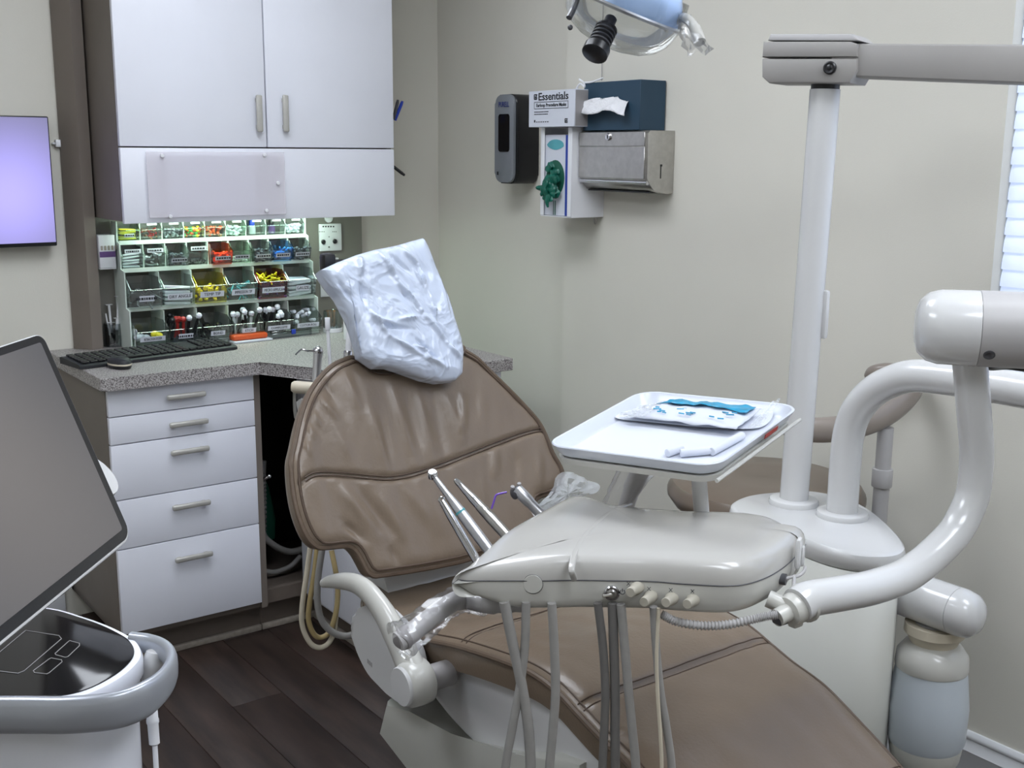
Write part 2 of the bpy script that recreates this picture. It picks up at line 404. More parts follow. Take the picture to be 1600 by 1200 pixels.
# drawer cabinet
r = root('drawer_cabinet', (1.18, 3.5, 0), 'white five-drawer base cabinet with taupe side under the speckled counter', 'cabinet')
b = B()
span(b, (X0, YD+.018, .10), (X0+.018, YB-.01, .862)); span(b, (X1, YD+.004, .10), (X1+.02, YB-.01, .862))
span(b, (X0, YD+.018, .10), (X1, YB-.01, .118)); span(b, (X0, YB-.03, .10), (X1, YB-.01, .862)); span(b, (X0+.018, YD+.03, .84), (X1, YB-.03, .86))
body = obj('body', b, 'laminate_taupe', r)
b = B(); span(b, (X0+.02, 3.315, 0), (X1+.02, 3.33, .10)); obj('toe_kick', b, 'kick', r)
b = B(); span(b, (X0+.02, 3.300, 0), (X1+.02, 3.315, .02), .004); obj('floor_strip', b, 'strip', r)
zs = [.858, .778, .696, .531, .382, .119]
hp = [(291, 618), (295, 661), (297, 704), (299, 789), (303, 870)]
for i in range(5):
    b = B(); span(b, (X0+.002, YD, zs[i+1]+.0015), (X1-.001, YD+.018, zs[i]-.0015), .0015)
    d = obj('drawer', b, 'laminate_white', r)
    c = ony(*hp[i], YD-.015); b = B(); hw = .056
    box(b, c+V((0, -.003, 0)), (.118, .013, .0165), .0055, 3)
    for q in (-.042, .042): box(b, c+V((q, .007, 0)), (.012, .014, .010), .001, 1)
    h = obj('handle', b, 'nickel', d)
# open cabinet under the corner: dark recess
r = root('open_cabinet', (1.5, 3.5, 0), 'open dark recess cabinet beside the white drawers, hoses inside', 'cabinet')
XE = 1.62
b = B(); span(b, (X1+.021, YD+.05, .10), (XE+.4, YB-.02, .118)); obj('bottom_panel', b, 'kick', r)
b = B(); span(b, (X1+.021, YD+.03, .10), (XE, YD+.05, .145)); obj('bottom_rail', b, 'kick', r)
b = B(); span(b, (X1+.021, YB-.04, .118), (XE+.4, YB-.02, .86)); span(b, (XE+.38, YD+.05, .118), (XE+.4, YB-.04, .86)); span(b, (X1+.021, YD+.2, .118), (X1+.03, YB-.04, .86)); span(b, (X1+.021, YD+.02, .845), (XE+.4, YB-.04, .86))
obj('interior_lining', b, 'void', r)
b = B(); span(b, (X1+.021, 3.315, 0), (XE, 3.33, .10)); obj('toe_kick', b, 'kick', r)
b = B(); span(b, (X1+.021, 3.300, 0), (XE, 3.315, .02), .004); obj('floor_strip', b, 'strip', r)
# leg of the unit that runs along the right wall
r = root('side_cabinet', (1.8, 3.0, 0), 'white door cabinet behind the dental chair along the right wall', 'cabinet')
YE = 2.83; XD = 1.545
b = B(); span(b, (XD+.018, YE+.03, .10), (2.05, 3.26, .86)); obj('body', b, 'laminate_white', r)
for a, c in ((YE+.032, 3.04), (3.044, 3.255)):
    b = B(); span(b, (XD, a, .12), (XD+.017, c, .856), .0015); d = obj('door', b, 'laminate_white', r)
    b = B(); tube(b, crom([(XD, c-.03, .70), (XD-.02, c-.03, .71), (XD-.02, c-.03, .80), (XD, c-.03, .81)], 4), .006, 8); obj('handle', b, 'nickel', d)
b = B(); span(b, (1.615, YE+.05, 0), (1.63, 3.30, .10)); obj('toe_kick', b, 'kick', r)
b = B(); span(b, (1.600, YE+.05, 0), (1.615, 3.30, .02), .004); obj('floor_strip', b, 'strip', r)
# countertop
out = [(.932, 3.219), (.95, 3.207), (1.404, 3.207), (1.50, 3.02), (1.50, YE), (2.074, YE), (2.074, YB-.001), (.932, YB-.001)]
b = B(); prism(b, [(x, y, .862) for x, y in out], (0, 0, 1), .038, .002, 1)
single('countertop', b, 'counter', 'grey speckled laminate L-shaped countertop on the white cabinets', 'countertop', (1.5, 3.5, .862))
# tall corner post of the unit and its backsplash
b = B(); prism(b, [(x, y, .9005) for x, y in ((1.016, YB-.002), (1.016, 3.75), (1.055, 3.70), (1.09, 3.703), (1.09, YB-.002))], (0, 0, 1), 1.55)
single('cabinet_post', b, 'laminate_taupe', 'taupe laminate post standing on the counter left of the wall cabinet', 'post', (1.05, 3.74, .9))
b = B(); span(b, (1.092, 3.752, .9005), (2.06, YB-.002, 1.5)); 
single('backsplash_panel', b, 'splash', 'grey backsplash panel behind the drawer organizer', 'panel', (1.6, 3.76, .9))
# wall cabinet
YU = 3.44; UX0 = 1.097; UX1 = 2.018; ZU = 1.316; ZT = 2.3
r = root('wall_cabinet', (1.55, 3.6, ZU), 'white wall cabinet with two tall doors and taupe sides', 'wall cabinet')
b = B(); span(b, (UX0, YU+.02, ZU), (UX0+.018, YB-.002, ZT)); span(b, (UX1-.018, YU+.02, ZU), (UX1, YB-.002, ZT)); span(b, (UX0+.018, YU+.02, ZU+.02), (UX1-.018, YB-.02, ZU+.036)); span(b, (UX0, YU+.02, ZT), (UX1, YB-.002, ZT+.018)); span(b, (UX0+.018, YB-.02, ZU), (UX1-.018, YB-.002, ZT))
obj('body', b, 'laminate_taupe', r)
XM = ony(414, 120, YU).x; ZS = 1.533
for k, (a, c) in enumerate(((UX0, XM-.002), (XM+.002, UX1))):
    b = B(); span(b, (a, YU, ZS+.002), (c, YU+.018, ZT-.002), .002); d = obj('door', b, 'laminate_white', r)
    hx = (401, 442)[k]; p0 = ony(hx, 150, YU); p1 = ony(hx+1.5, 205, YU); b = B()
    pm_ = (p0+p1)/2; hl = (p0-p1).length+.006; box(b, pm_+V((0, -.018, 0)), (.020, .010, hl), .0048, 3)
    for q in (-.36, .36): box(b, pm_+V((0, -.008, hl*q)), (.011, .014, .012), .001, 1)
    obj('handle', b, 'nickel', d)
b = B(); span(b, (UX0, YU, ZU-.006), (UX1, YU+.018, ZS-.002), .002); obj('flap_door', b, 'laminate_white', r)
# acrylic sheet holder screwed to the flap
p = [ony(226, 238, YU), ony(441, 237, YU), ony(444, 333, YU), ony(231, 342, YU)]
zt = (p[0].z+p[1].z)/2; zb = (p[2].z+p[3].z)/2; xa, xb = p[3].x, p[2].x
r = root('sheet_holder', ((xa+xb)/2, YU, zb), 'clear acrylic sheet holder on standoffs across the wall cabinet flap', 'sign holder')
b = B(); span(b, (xa, YU-.016, zb), (xb, YU-.013, zt), .001, 1); obj('front_sheet', b, 'frost_sheet', r)
b = B(); span(b, (xa+.012, YU-.004, zb+.012), (xb-.012, YU-.0025, zt-.012)); obj('inner_sheet', b, 'laminate_white', r)
for px, py in ((253, 243), (413, 242), (266, 338), (416, 329), (434, 286)):
    c = ony(px, py, YU-.016); b = B(); cyl(b, (c.x, YU-.022, c.z), (c.x, YU, c.z), .006, 12, .001); obj('standoff', b, 'plastic_white', r)
# strip light below the wall cabinet
mat('striplamp', (230, 240, 230), .5, var=0, emit=(226, 255, 236), estr=LIGHT_STRIP)
r = root('cabinet_strip_light', (1.5, 3.66, ZU), 'slim strip light under the wall cabinet', 'strip light')
b = B(); span(b, (1.2, 3.60, ZU+.008), (1.88, 3.66, ZU+.02), .003); obj('housing', b, 'trim', r)
b = B(); span(b, (1.21, 3.605, ZU+.002), (1.87, 3.655, ZU+.008), .002); obj('lamp_tube', b, 'striplamp', r)
# pen pocket on the far side of the wall cabinet
for nm, px, py, qx, qy, m, lb in (('pen', 617, 188, 629, 158, 'blue_dark', 'blue pen clipped to the right side of the wall cabinet'), ('pencil', 615, 186, 622, 156, 'plastic_dark', 'grey pen beside the blue pen on the cabinet side'), ('marker', 613, 259, 631, 273, 'black', 'short black marker sticking out low on the cabinet side')):
    a = ony(px, py, 3.52); c = ony(qx, qy, 3.50); b = B(); tube(b, [a, a.lerp(c, .85), c], [.0055, .0055, .004], 10)
    if nm == 'marker': ball(b, c, .005, 8)
    single(nm, b, m, lb, 'pen', tuple(a))
# television on the back wall
c1 = ony(90, 384, YB-.06); c0 = ony(84, 182, YB-.06)
r = root('wall_monitor', (c1.x-.3, YB, c1.z), 'flat wall monitor with glowing lavender screen left of the cabinet post', 'monitor')
b = B(); span(b, (c1.x-.62, YB-.06, c1.z), (c1.x, YB-.025, c0.z), .004); obj('case', b, 'black', r)
b = B(); span(b, (c1.x-.25-.12, YB-.025, c1.z+.1), (c1.x-.25+.12, YB, c0.z-.1)); obj('wall_mount', b, 'black_matte', r)
lc = V((c1.x-.13-(c1.x-.3), -.06, (c0.z-c1.z)*.40))
glow('tv_screen', (176, 168, 250), (118, 116, 150), .95, tuple(lc), .3)
b = B(); span(b, (c1.x-.612, YB-.0612, c1.z+.012), (c1.x-.004, YB-.0598, c0.z-.004)); obj('screen', b, 'tv_screen', r)
c = ony(92, 224, YB-.01); b = B(); box(b, (c.x, YB-.008, c.z), (.022, .016, .022), .002); box(b, (c.x-.01, YB-.006, c.z), (.02, .012, .006), .001)
single('cable_clip', b, 'plastic_white', 'small white cable clip on the wall right of the monitor', 'clip', (c.x, YB, c.z))
# ------------------------------------------------------------------ things on the counter and backsplash
ZCT = .9005
# drawer organizer
TY = [3.695, 3.675, 3.645, 3.615]          # front plane of each tier
ox0 = 1.155; ox1 = ony(491, 420, 3.63).x
sh = [(192.5, 377, 0), (195, 420.5, 1), (198, 482, 2)]
zsh = [ony(x, y, TY[i]).z for x, y, i in sh]+[ZCT+.012]
ztop = ony(190, 348, TY[0]).z
r = root('drawer_organizer', ((ox0+ox1)/2, 3.65, ZCT), 'white four-tier acrylic organizer full of small clear bins on the counter', 'organizer')
prof = [(3.745, ZCT), (3.745, ztop+.004), (TY[0], ztop+.004), (TY[0], zsh[0]), (TY[1], zsh[0]-.006), (TY[1], zsh[1]), (TY[2], zsh[1]-.006), (TY[2], zsh[2]), (TY[3], zsh[2]-.006), (TY[3], ZCT)]
mat('organizer', (220, 230, 224), .3, var=.02, trans=.1)
for x in (ox0-.004, ox1):
    b = B(); prism(b, [(x, y, z) for y, z in prof], (1, 0, 0), .004); obj('side_panel', b, 'organizer', r)
for i in range(4):
    b = B(); span(b, (ox0, TY[i]-.004, zsh[i]-.010), (ox1, 3.742, zsh[i]-.004)); span(b, (ox0, TY[i]-.008, zsh[i]-.011), (ox1, TY[i]-.004, zsh[i]+.002)); obj('shelf', b, 'organizer', r)
cols = [9, 9, 6, 6]; tops = [ztop]+[z-.012 for z in zsh[:3]]
for t in range(4):
    wd = (ox1-ox0)/cols[t]
    for k in range(1, cols[t]):
        b = B(); span(b, (ox0+wd*k-.001, TY[t]+.004, zsh[t]-.003), (ox0+wd*k+.001, 3.741, tops[t])); obj('divider', b, 'organizer', r)
def bin_mesh(w, d, h, m):
    """tilt bin: open top, sloping front; local origin at the front bottom centre"""
    b = B(); f = h*.62; x = w/2
    def quad(*p): b.faces.new([b.verts.new(q) for q in p])
    quad((-x, 0, 0), (x, 0, 0), (x, d, 0), (-x, d, 0)); quad((-x, d, 0), (x, d, 0), (x, d, h), (-x, d, h))
    for s in (-x, x): quad((s, 0, 0), (s, d, 0), (s, d, h), (s, d*.35, h), (s, -.012, f))
    quad((-x, 0, 0), (x, 0, 0), (x, -.012, f), (-x, -.012, f))
    for p, q in (((-x, -.012, f), (x, -.012, f)), ((-x, -.012, f), (-x, d*.35, h)), ((x, -.012, f), (x, d*.35, h))): tube(b, [p, q], .0011, 5)
    return mesh_of('bin_body', b, m)
ROWN = ['top', 'second', 'third', 'bottom']; COLN9 = ['first', 'second', 'third', 'fourth', 'fifth', 'sixth', 'seventh', 'eighth', 'ninth']
#  tier: (bin tint, content colour(s), kind, wording, lettering)
CT = [
 [('acrylic_green', ['yellow'], 'sheet', 'yellow strips', '-'), ('acrylic', ['brown', 'red'], 'stick', 'wooden sticks', ''), ('acrylic', ['greybits'], 'bit', 'grey metal bits', ''), ('acrylic', ['green', 'yellow', 'orange'], 'bit', 'green and yellow wedges', ''), ('acrylic', ['orange', 'brown'], 'bit', 'orange wedges', ''), ('acrylic_green', ['paper'], 'bit', 'white cotton bits', ''), ('acrylic', ['blue_dark'], 'bottle', 'a blue-capped bottle', ''), ('acrylic', ['purple'], 'bottle', 'a purple bottle', ''), ('acrylic', ['paper'], 'bit', 'white beads', '')],
 [('acrylic', ['paper'], 'sheet', 'white tissue', '-'), ('acrylic', ['paper', 'greybits'], 'stick', 'white foil strips', '-'), ('acrylic', ['slate'], 'bit', 'dark grey bits', '-'), ('acrylic', ['black_matte'], 'low', 'a thin layer of black bits', '-'), ('acrylic_orange', ['orange'], 'bit', 'orange tips', '-'), ('acrylic_green', ['frost'], 'low', 'a few frosted discs', '-'), ('acrylic_smoke', ['slate', 'black_matte'], 'bit', 'charcoal bits', '-'), ('acrylic_blue', ['blue'], 'stick', 'blue tips', '-'), ('acrylic_smoke', ['slate'], 'bit', 'slate grey tips', '-')],
 [('acrylic_smoke', ['greybits'], 'stick', 'pale grey tips', '-'), ('acrylic', ['paper'], 'sheet', 'white gauze', 'DRY ANGLE'), ('acrylic_yellow', ['yellow'], 'bit', 'yellow tips', 'TEMP TIP'), ('acrylic', ['teal'], 'stick', 'teal impression tips', 'IMPRESSION TIP'), ('acrylic_red', ['yellow', 'purple'], 'heap', 'yellow brushes', 'MICRO APPLICA'), ('acrylic', ['paper'], 'sheet', 'white folded wipes', 'GAUZE')],
 [('acrylic', ['paper', 'paper', 'yellow'], 'cap', 'white and yellow caps', 'RETRACTION SYSTEM'), ('acrylic_smoke', ['black', 'red', 'paper'], 'syr', 'black and red syringes', '-'), ('acrylic_smoke', ['black'], 'cap', 'black caps', 'BOND'), ('acrylic', ['frost', 'black'], 'syr', 'frosted syringes', 'ETCH'), ('acrylic_smoke', ['black', 'paper'], 'syr', 'white-capped black syringes', 'COMPOSITE'), ('acrylic', ['paper'], 'roll', 'white cotton rolls', 'COTTON ROLL')]]
for t in range(4):
    nC = cols[t]; wd = (ox1-ox0)/nC; w_ = wd-.007; d_ = (.040, .058, .088, .112)[t]; h_ = (tops[t]-zsh[t])*(.92, .90, .86, .72)[t]
    MS = {}
    for k in range(nC):
        tint, colr, kind, word, lett = CT[t][k]
        if tint not in MS: MS[tint] = bin_mesh(w_, d_, h_, tint)
        out = .0 if t == 0 else ((.0, .0, .02, .0, .03, .02, .03, .03, .03)[k] if t == 1 else (.03 if t == 2 else .035))
        p = V((ox0+wd*(k+.5), TY[t]+.006-out, zsh[t]+.0005))
        pos = COLN9[k]
        r = root('organizer_bin', p, 'clear bin of %s, %s in the %s organizer tier' % (word, pos, ROWN[t]), 'bin', 'bins in the acrylic organizer')
        o = bpy.data.objects.new('bin_body', MS[tint]); COL.objects.link(o); o.parent = r
        lw = .40 if (t > 1 and len(lett) > 5) or t == 1 else .24; lo_, hi_ = (.22, .42)
        if t == 0 and k: lo_, hi_ = .88, .99
        if t == 1 and k in (0, 1, 3): lo_, hi_ = .72, .92
        yy = lambda q: -.0125*min(1, q/.62)-.0008
        b = B(); prism(b, [p+V((-w_*lw, yy(lo_), h_*lo_)), p+V((w_*lw, yy(lo_), h_*lo_)), p+V((w_*lw, yy(hi_), h_*hi_)), p+V((-w_*lw, yy(hi_), h_*hi_))], (0, -1, .12), .0008); obj('label_card', b, 'paper', r)
        mid = (lo_+hi_)/2; ty = yy(mid)-.0014
        if lett == '-':
            b = B(); rq = random.Random(t*31+k); x = -w_*.34
            while x < w_*.32:
                l = rq.uniform(.003, .008); c_ = p+V((x+l/2, ty, h_*mid)); box(b, c_, (l, .0004, h_*.08)); x += l+.002
            obj('printed_marks', b, 'ink', r)
        elif lett: text('lettering', lett, h_*.15, p+V((0, ty, h_*mid)), (1, 0, 0), (0, -.12, 1), 'ink', r, sx=min(1, 8.5/len(lett)*(w_/.1)))
        # contents
        rs = random.Random(t*20+k)
        lab = '%s lying in the %s bin of the %s organizer tier' % (word, pos, ROWN[t])
        if kind == 'bottle':
            q = root('dropper_bottle', p+V((0, .03, .003)), '%s in the %s bin of the top organizer tier' % (word.replace('a ', 'small ', 1), pos), 'bottle')
            b = B(); lathe(b, [(.011, 0), (.012, .002), (.012, .026), (.007, .032)], p+V((0, .03, .003)), seg=16); obj('bottle_body', b, 'frost' if k == 6 else 'purple', q)
            b = B(); lathe(b, [(.0095, .030), (.0095, .042), (.006, .052), (.005, .054)], p+V((0, .03, .003)), seg=16); obj('cap', b, colr[0] if k == 6 else 'black', q)
            continue
        n = {'sheet': 5, 'stick': 18, 'bit': 46, 'low': 24, 'heap': 70, 'cap': 7, 'syr': 8, 'roll': 11}[kind]
        if kind == 'syr' or kind == 'cap' or kind == 'roll':
            # countable: one thing each
            for i in range(n):
                c = colr[i % len(colr)]; x = (-.40+.8*((i*.37) % 1))*w_; y = .012+(d_-.03)*((i*.61) % 1); b = B()
                q0 = p+V((x, y, .006+.02*rs.random()))
                if kind == 'syr':
                    tip = q0+V((rs.uniform(-.015, .015), rs.uniform(-.04, 0), h_*(.62+.30*rs.random())))
                    g = 'tip syringes in the bottom organizer tier'
                    rt = root('tip_syringe', q0, '%s syringe, %s of the bunch in the %s bottom-tier organizer bin' % ({'black': 'black', 'red': 'red', 'paper': 'white-capped', 'frost': 'frosted'}[c], COLN9[i], pos), 'syringe', g)
                    tube(b, [q0, q0.lerp(tip, .8), tip], [.005, .005, .0035], 8); obj('barrel', b, 'black' if c == 'paper' else c, rt)
                    b = B(); dr = (tip-q0).normalized(); lathe(b, [(.004, 0), (.0085, .004), (.0095, .012), (.006, .017), (.001, .018)], tip-dr*.003, dr, 12); obj('cap', b, 'paper' if (k != 1 or c == 'paper') else c, rt)
                elif kind == 'cap':
                    b2 = p+V((x, y, .01+h_*.45*rs.random())); lathe(b, [(.004, -.006), (.0115, -.004), (.0125, .003), (.009, .008), (.002, .009)], b2, (rs.uniform(-.6, .6), rs.uniform(-1, -.1), .8), 14)
                    single('cap', b, c, '%s round cap, %s of the heap in the %s bottom-tier organizer bin' % ({'paper': 'white', 'yellow': 'yellow', 'black': 'black'}[c], COLN9[i], pos), 'cap', tuple(b2), 'caps in the bottom organizer tier')
                else:
                    b2 = p+V((x, y, .012+h_*.7*rs.random()**.7)); dv = V((rs.uniform(-.4, .4), -1, rs.uniform(-.1, .6))).normalized()
                    cyl(b, b2-dv*.015, b2+dv*.015, .0062, 10, .001)
                    single('cotton_roll', b, c, 'white cotton roll in the last bin of the bottom organizer tier', 'cotton roll', tuple(b2), 'cotton rolls in the organizer')
            continue
        mats = {}
        for i in range(n):
            c = colr[i % len(colr)]; mats.setdefault(c, B()); b = mats[c]
            fill = {'sheet': .7, 'stick': .55, 'bit': .55, 'low': .2, 'heap': .80}[kind]
            x = rs.uniform(-.40, .40)*w_; y = rs.uniform(.008, d_-.012); z = .004+fill*h_*rs.random()**.8
            if kind == 'heap': c = colr[0] if z > h_*.55 else colr[1]; mats.setdefault(c, B()); b = mats[c]
            c_ = p+V((x, y, z)); E = Matrix.Rotation(rs.uniform(-.8, .8), 3, 'Z') @ Matrix.Rotation(rs.uniform(-.5, .5), 3, 'X')
            if kind == 'sheet': box(b, p+V((0, d_*.5, .006+i*h_*.13)), (w_*.84, d_*.7, h_*.1), .002, 1, Matrix.Rotation(rs.uniform(-.1, .1), 3, 'Y') @ Matrix.Rotation(rs.uniform(-.12, .12), 3, 'X'))
            elif kind in ('stick', 'heap'): box(b, c_, (.0045, d_*.55, .0045), .001, 1, E)
            else: box(b, c_, (.010, .012, .008), .0025, 1, E)
        for c, b in mats.items():
            nm = {'yellow': 'yellow', 'brown': 'brown', 'red': 'red', 'greybits': 'grey', 'green': 'green', 'orange': 'orange', 'paper': 'white', 'slate': 'slate', 'black_matte': 'black', 'frost': 'frosted', 'blue': 'blue', 'teal': 'teal', 'purple': 'purple'}[c]
            if not b.verts: b.free(); continue
            single('bin_contents', b, c, '%s pieces heaped in the %s bin of the %s organizer tier' % (nm, pos, ROWN[t]), 'supplies', tuple(p), kind='stuff')

# supply box with a purple band between the post and the organizer
a = ony(152, 368, 3.69); c = ony(182, 418, 3.69)
r = root('supply_box', (a.x+.04, 3.7, c.z), 'white supply box with purple band beside the cabinet post', 'box')
b = B(); span(b, (1.093, 3.69, c.z), (c.x, 3.75, a.z), .001); obj('carton', b, 'card', r)
z1 = ony(165, 393, 3.69).z; z0 = ony(165, 402, 3.69).z
b = B(); span(b, (1.0935, 3.689, z0), (c.x-.0005, 3.690, z1)); obj('purple_band', b, 'purple', r)
b = B()
for i in range(5): span(b, (1.098+i*.011, 3.6885, z1+.004), (1.104+i*.011, 3.69, z1+.018))
obj('printed_vials', b, 'strip', r)
b = B(); span(b, (1.093, 3.692, c.z-.004), (c.x, 3.75, c.z-.001)); obj('ledge', b, 'plastic_white', r)
# jar of syringes left of the organizer
jc = onz(178, 541, ZCT); 
r = root('instrument_jar', (jc.x, jc.y, ZCT), 'clear jar standing on the counter below the supply box', 'jar')
b = B(); lathe(b, [(.026, 0), (.028, .002), (.028, .075), (.0265, .075), (.0265, .003)], (jc.x, jc.y, ZCT), seg=20, cap=False); obj('glass', b, 'acrylic_smoke', r)
for px, py, c, lb, rr in ((185, 463, 'plastic_white', 'tallest white syringe in the counter jar, with wide flange', .0055), (170, 476, 'satin', 'slim silver syringe leaning left in the counter jar', .005), (165, 490, 'plastic_grey', 'grey stick leaning far left in the counter jar', .0035), (189, 490, 'plastic_white', 'short white rod at the right of the counter jar', .0045)):
    t = ony(px, py, jc.y); q0 = V((jc.x+(t.x-jc.x)*.35, jc.y, ZCT+.006)); b = B()
    r = root('jar_syringe' if rr > .0045 else 'jar_stick', q0, lb, 'syringe' if rr > .0045 else 'stick')
    cyl(b, q0, q0.lerp(t, .55), rr, 10, .001); obj('barrel', b, c, r)
    b = B(); cyl(b, q0.lerp(t, .5), t, rr*.75, 10); obj('plunger', b, 'plastic_white', r)
    if rr > .0045:
        b = B(); box(b, t, (.022, .012, .003), .001); box(b, q0.lerp(t, .55), (.026, .01, .003), .001); obj('flange', b, 'satin', r)
    b = B(); cyl(b, q0+V((0, 0, .002)), q0.lerp(t, .3), rr*1.12, 10); obj('grip', b, 'black', r)
# little dark bottle
c = onz(206, 541, ZCT); r = root('vial', c, 'little black-capped vial on the counter at the organizer corner', 'bottle')
b = B(); lathe(b, [(.009, 0), (.010, .001), (.010, .014)], c, seg=14); obj('bottle_body', b, 'plastic_grey', r)
b = B(); lathe(b, [(.010, .014), (.010, .028), (.0085, .030)], c, seg=14); obj('cap', b, 'black', r)
# keyboard
K0 = onz(103, 553, ZCT); K1 = onz(125, 578, ZCT); K2 = onz(371, 546, ZCT); K3 = onz(352, 532, ZCT)
ku = (K2-K1); kl = ku.length; ku.normalize(); kv = V((0, 0, 1)).cross(ku); kd = .135; ko = K1+V((0, 0, 0))
r = root('keyboard', ko+ku*kl/2+kv*kd/2, 'black computer keyboard lying along the counter in front of the organizer', 'keyboard')
def kp(u, v, z): return ko+ku*u+kv*v+V((0, 0, z))
b = B(); prof = [(0, .001), (0, .009), (.008, .013), (kd-.01, .022), (kd, .020), (kd, .001)]
A = [b.verts.new(kp(0, v, z)) for v, z in prof]; C_ = [b.verts.new(kp(kl, v, z)) for v, z in prof]
b.faces.new(A[::-1]); b.faces.new(C_)
for i in range(len(prof)): b.faces.new((A[i], A[(i+1) % 6], C_[(i+1) % 6], C_[i]))
obj('case', b, 'black_matte', r)
b = B(); RM = Matrix((ku, kv, V((0, 0, 1)))).transposed() @ Matrix.Rotation(math.atan2(.009, kd-.018), 3, 'X')
rows = 6
for j in range(rows):
    n = 20; v = .018+j*.0195; zz = .0165+v*.07
    i = 0
    while i < n:
        wk = 1
        if j == 0 and i == 3: wk = 6
        u = .012+(i+wk/2)*(kl-.024)/n; i += wk
        if i in (15, 16) and j > 0: continue
        box(b, kp(u, v, zz), ((kl-.024)/n*wk-.004, .0155, .006), .0015, 1, RM)
k = obj('keys', b, 'black', r); k['kind'] = 'stuff'
# mouse
mc = onz(187, 574, ZCT); r = root('computer_mouse', mc, 'black computer mouse with gold band in front of the keyboard', 'mouse')
def oval(c, a, bb, z, n=24, ang=0.15): return [V((c.x+a*math.cos(t)*math.cos(ang)-bb*math.sin(t)*math.sin(ang), c.y+a*math.cos(t)*math.sin(ang)+bb*math.sin(t)*math.cos(ang), z)) for t in [2*PI*i/n for i in range(n)]]
b = B(); loft(b, [oval(mc, .026, .044, ZCT), oval(mc, .029, .048, ZCT+.003), oval(mc, .030, .049, ZCT+.010)]); obj('lower_shell', b, 'black', r)
b = B(); loft(b, [oval(mc, .0302, .0492, ZCT+.010), oval(mc, .0305, .0495, ZCT+.0115), oval(mc, .0302, .0492, ZCT+.015)]); obj('gold_band', b, 'hose_cream', r)
b = B(); loft(b, [oval(mc, .030, .049, ZCT+.015), oval(mc, .029, .047, ZCT+.021), oval(mc, .023, .040, ZCT+.028), oval(mc, .012, .022, ZCT+.031)]); obj('upper_shell', b, 'black_matte', r)
# orange case, white pad, clear latch box
o0 = onz(364, 537, ZCT); o1 = onz(420, 531, ZCT); d = (o1-o0); L = d.length; ang = math.atan2(d.y, d.x); c = (o0+o1)/2+V((0, .02, 0))
b = B(); box(b, c+V((.005, -.006, .0035)), (L+.006, .05, .006), .001, 1, Matrix.Rotation(ang, 3, 'Z')); single('paper_pad', b, 'paper', 'thin white pad under the orange case on the counter', 'pad', tuple(c))
b = B(); box(b, c+V((0, 0, .0165)), (L-.004, .04, .019), .007, 3, Matrix.Rotation(ang, 3, 'Z')); single('orange_case', b, 'orange', 'orange translucent case lying in front of the organizer', 'case', tuple(c))
p0 = onz(424, 530, ZCT); p1 = onz(487, 523, ZCT); c = (p0+p1)/2+V((0, .025, 0)); L = (p1-p0).length; RZ = Matrix.Rotation(math.atan2(p1.y-p0.y, p1.x-p0.x), 3, 'Z')
r = root('latch_box', c, 'clear flat plastic box with blue latch at the organizer foot', 'box')
b = B(); box(b, c+V((0, 0, .009)), (L, .05, .016), .002, 1, RZ); obj('tray', b, 'acrylic_smoke', r)
b = B(); box(b, c+V((0, 0, .0215)), (L, .05, .008), .002, 1, RZ); obj('lid', b, 'acrylic_smoke', r)
b = B(); box(b, c+RZ @ V((.005, -.027, .018)), (.016, .004, .017), .001, 1, RZ); obj('latch', b, 'blue_dark', r)
# cotton swab jar and white bottle behind the bag
c = onz(520, 518, ZCT); r = root('swab_jar', c, 'clear jar of wooden cotton swabs at the end of the organizer', 'jar')
b = B(); lathe(b, [(.030, 0), (.032, .002), (.032, .065), (.030, .075), (.029, .074), (.030, .064), (.030, .003)], c, seg=24, cap=False); obj('glass', b, 'acrylic', r)
b = B(); lathe(b, [(.0335, 0), (.0335, .014), (.0325, .015)], c, seg=24, cap=False); obj('base_ring', b, 'plastic_white', r)
for i in range(16):
    a = i*2.4; rr = .006+.016*((i*.618) % 1); q = c+V((rr*math.cos(a)*.6, rr*math.sin(a)*.6, .004)); t = c+V((rr*math.cos(a+.5)*1.2, rr*math.sin(a+.5)*1.2, .074)); b = B()
    r = root('cotton_swab', q, 'wooden cotton swab standing in the clear swab jar', 'cotton swab', 'swabs in the jar')
    tube(b, [q, t], .0013, 6); obj('stick', b, 'brown', r)
    b = B(); dv = (t-q).normalized(); lathe(b, [(.0005, -.001), (.0026, .003), (.0028, .010), (.0008, .014)], q, dv, 8); obj('tip', b, 'paper', r)
c = onz(545, 530, ZCT); r = root('white_cylinder', c, 'tall white dispenser cylinder standing behind the headrest bag', 'dispenser')
b = B(); lathe(b, [(.016, 0), (.017, .002), (.017, .12), (.016, .122)], c, seg=20); obj('body', b, 'plastic_white', r)
b = B(); lathe(b, [(.0165, .122), (.0165, .14), (.012, .145)], c, seg=20); obj('cap', b, 'plastic_grey', r)
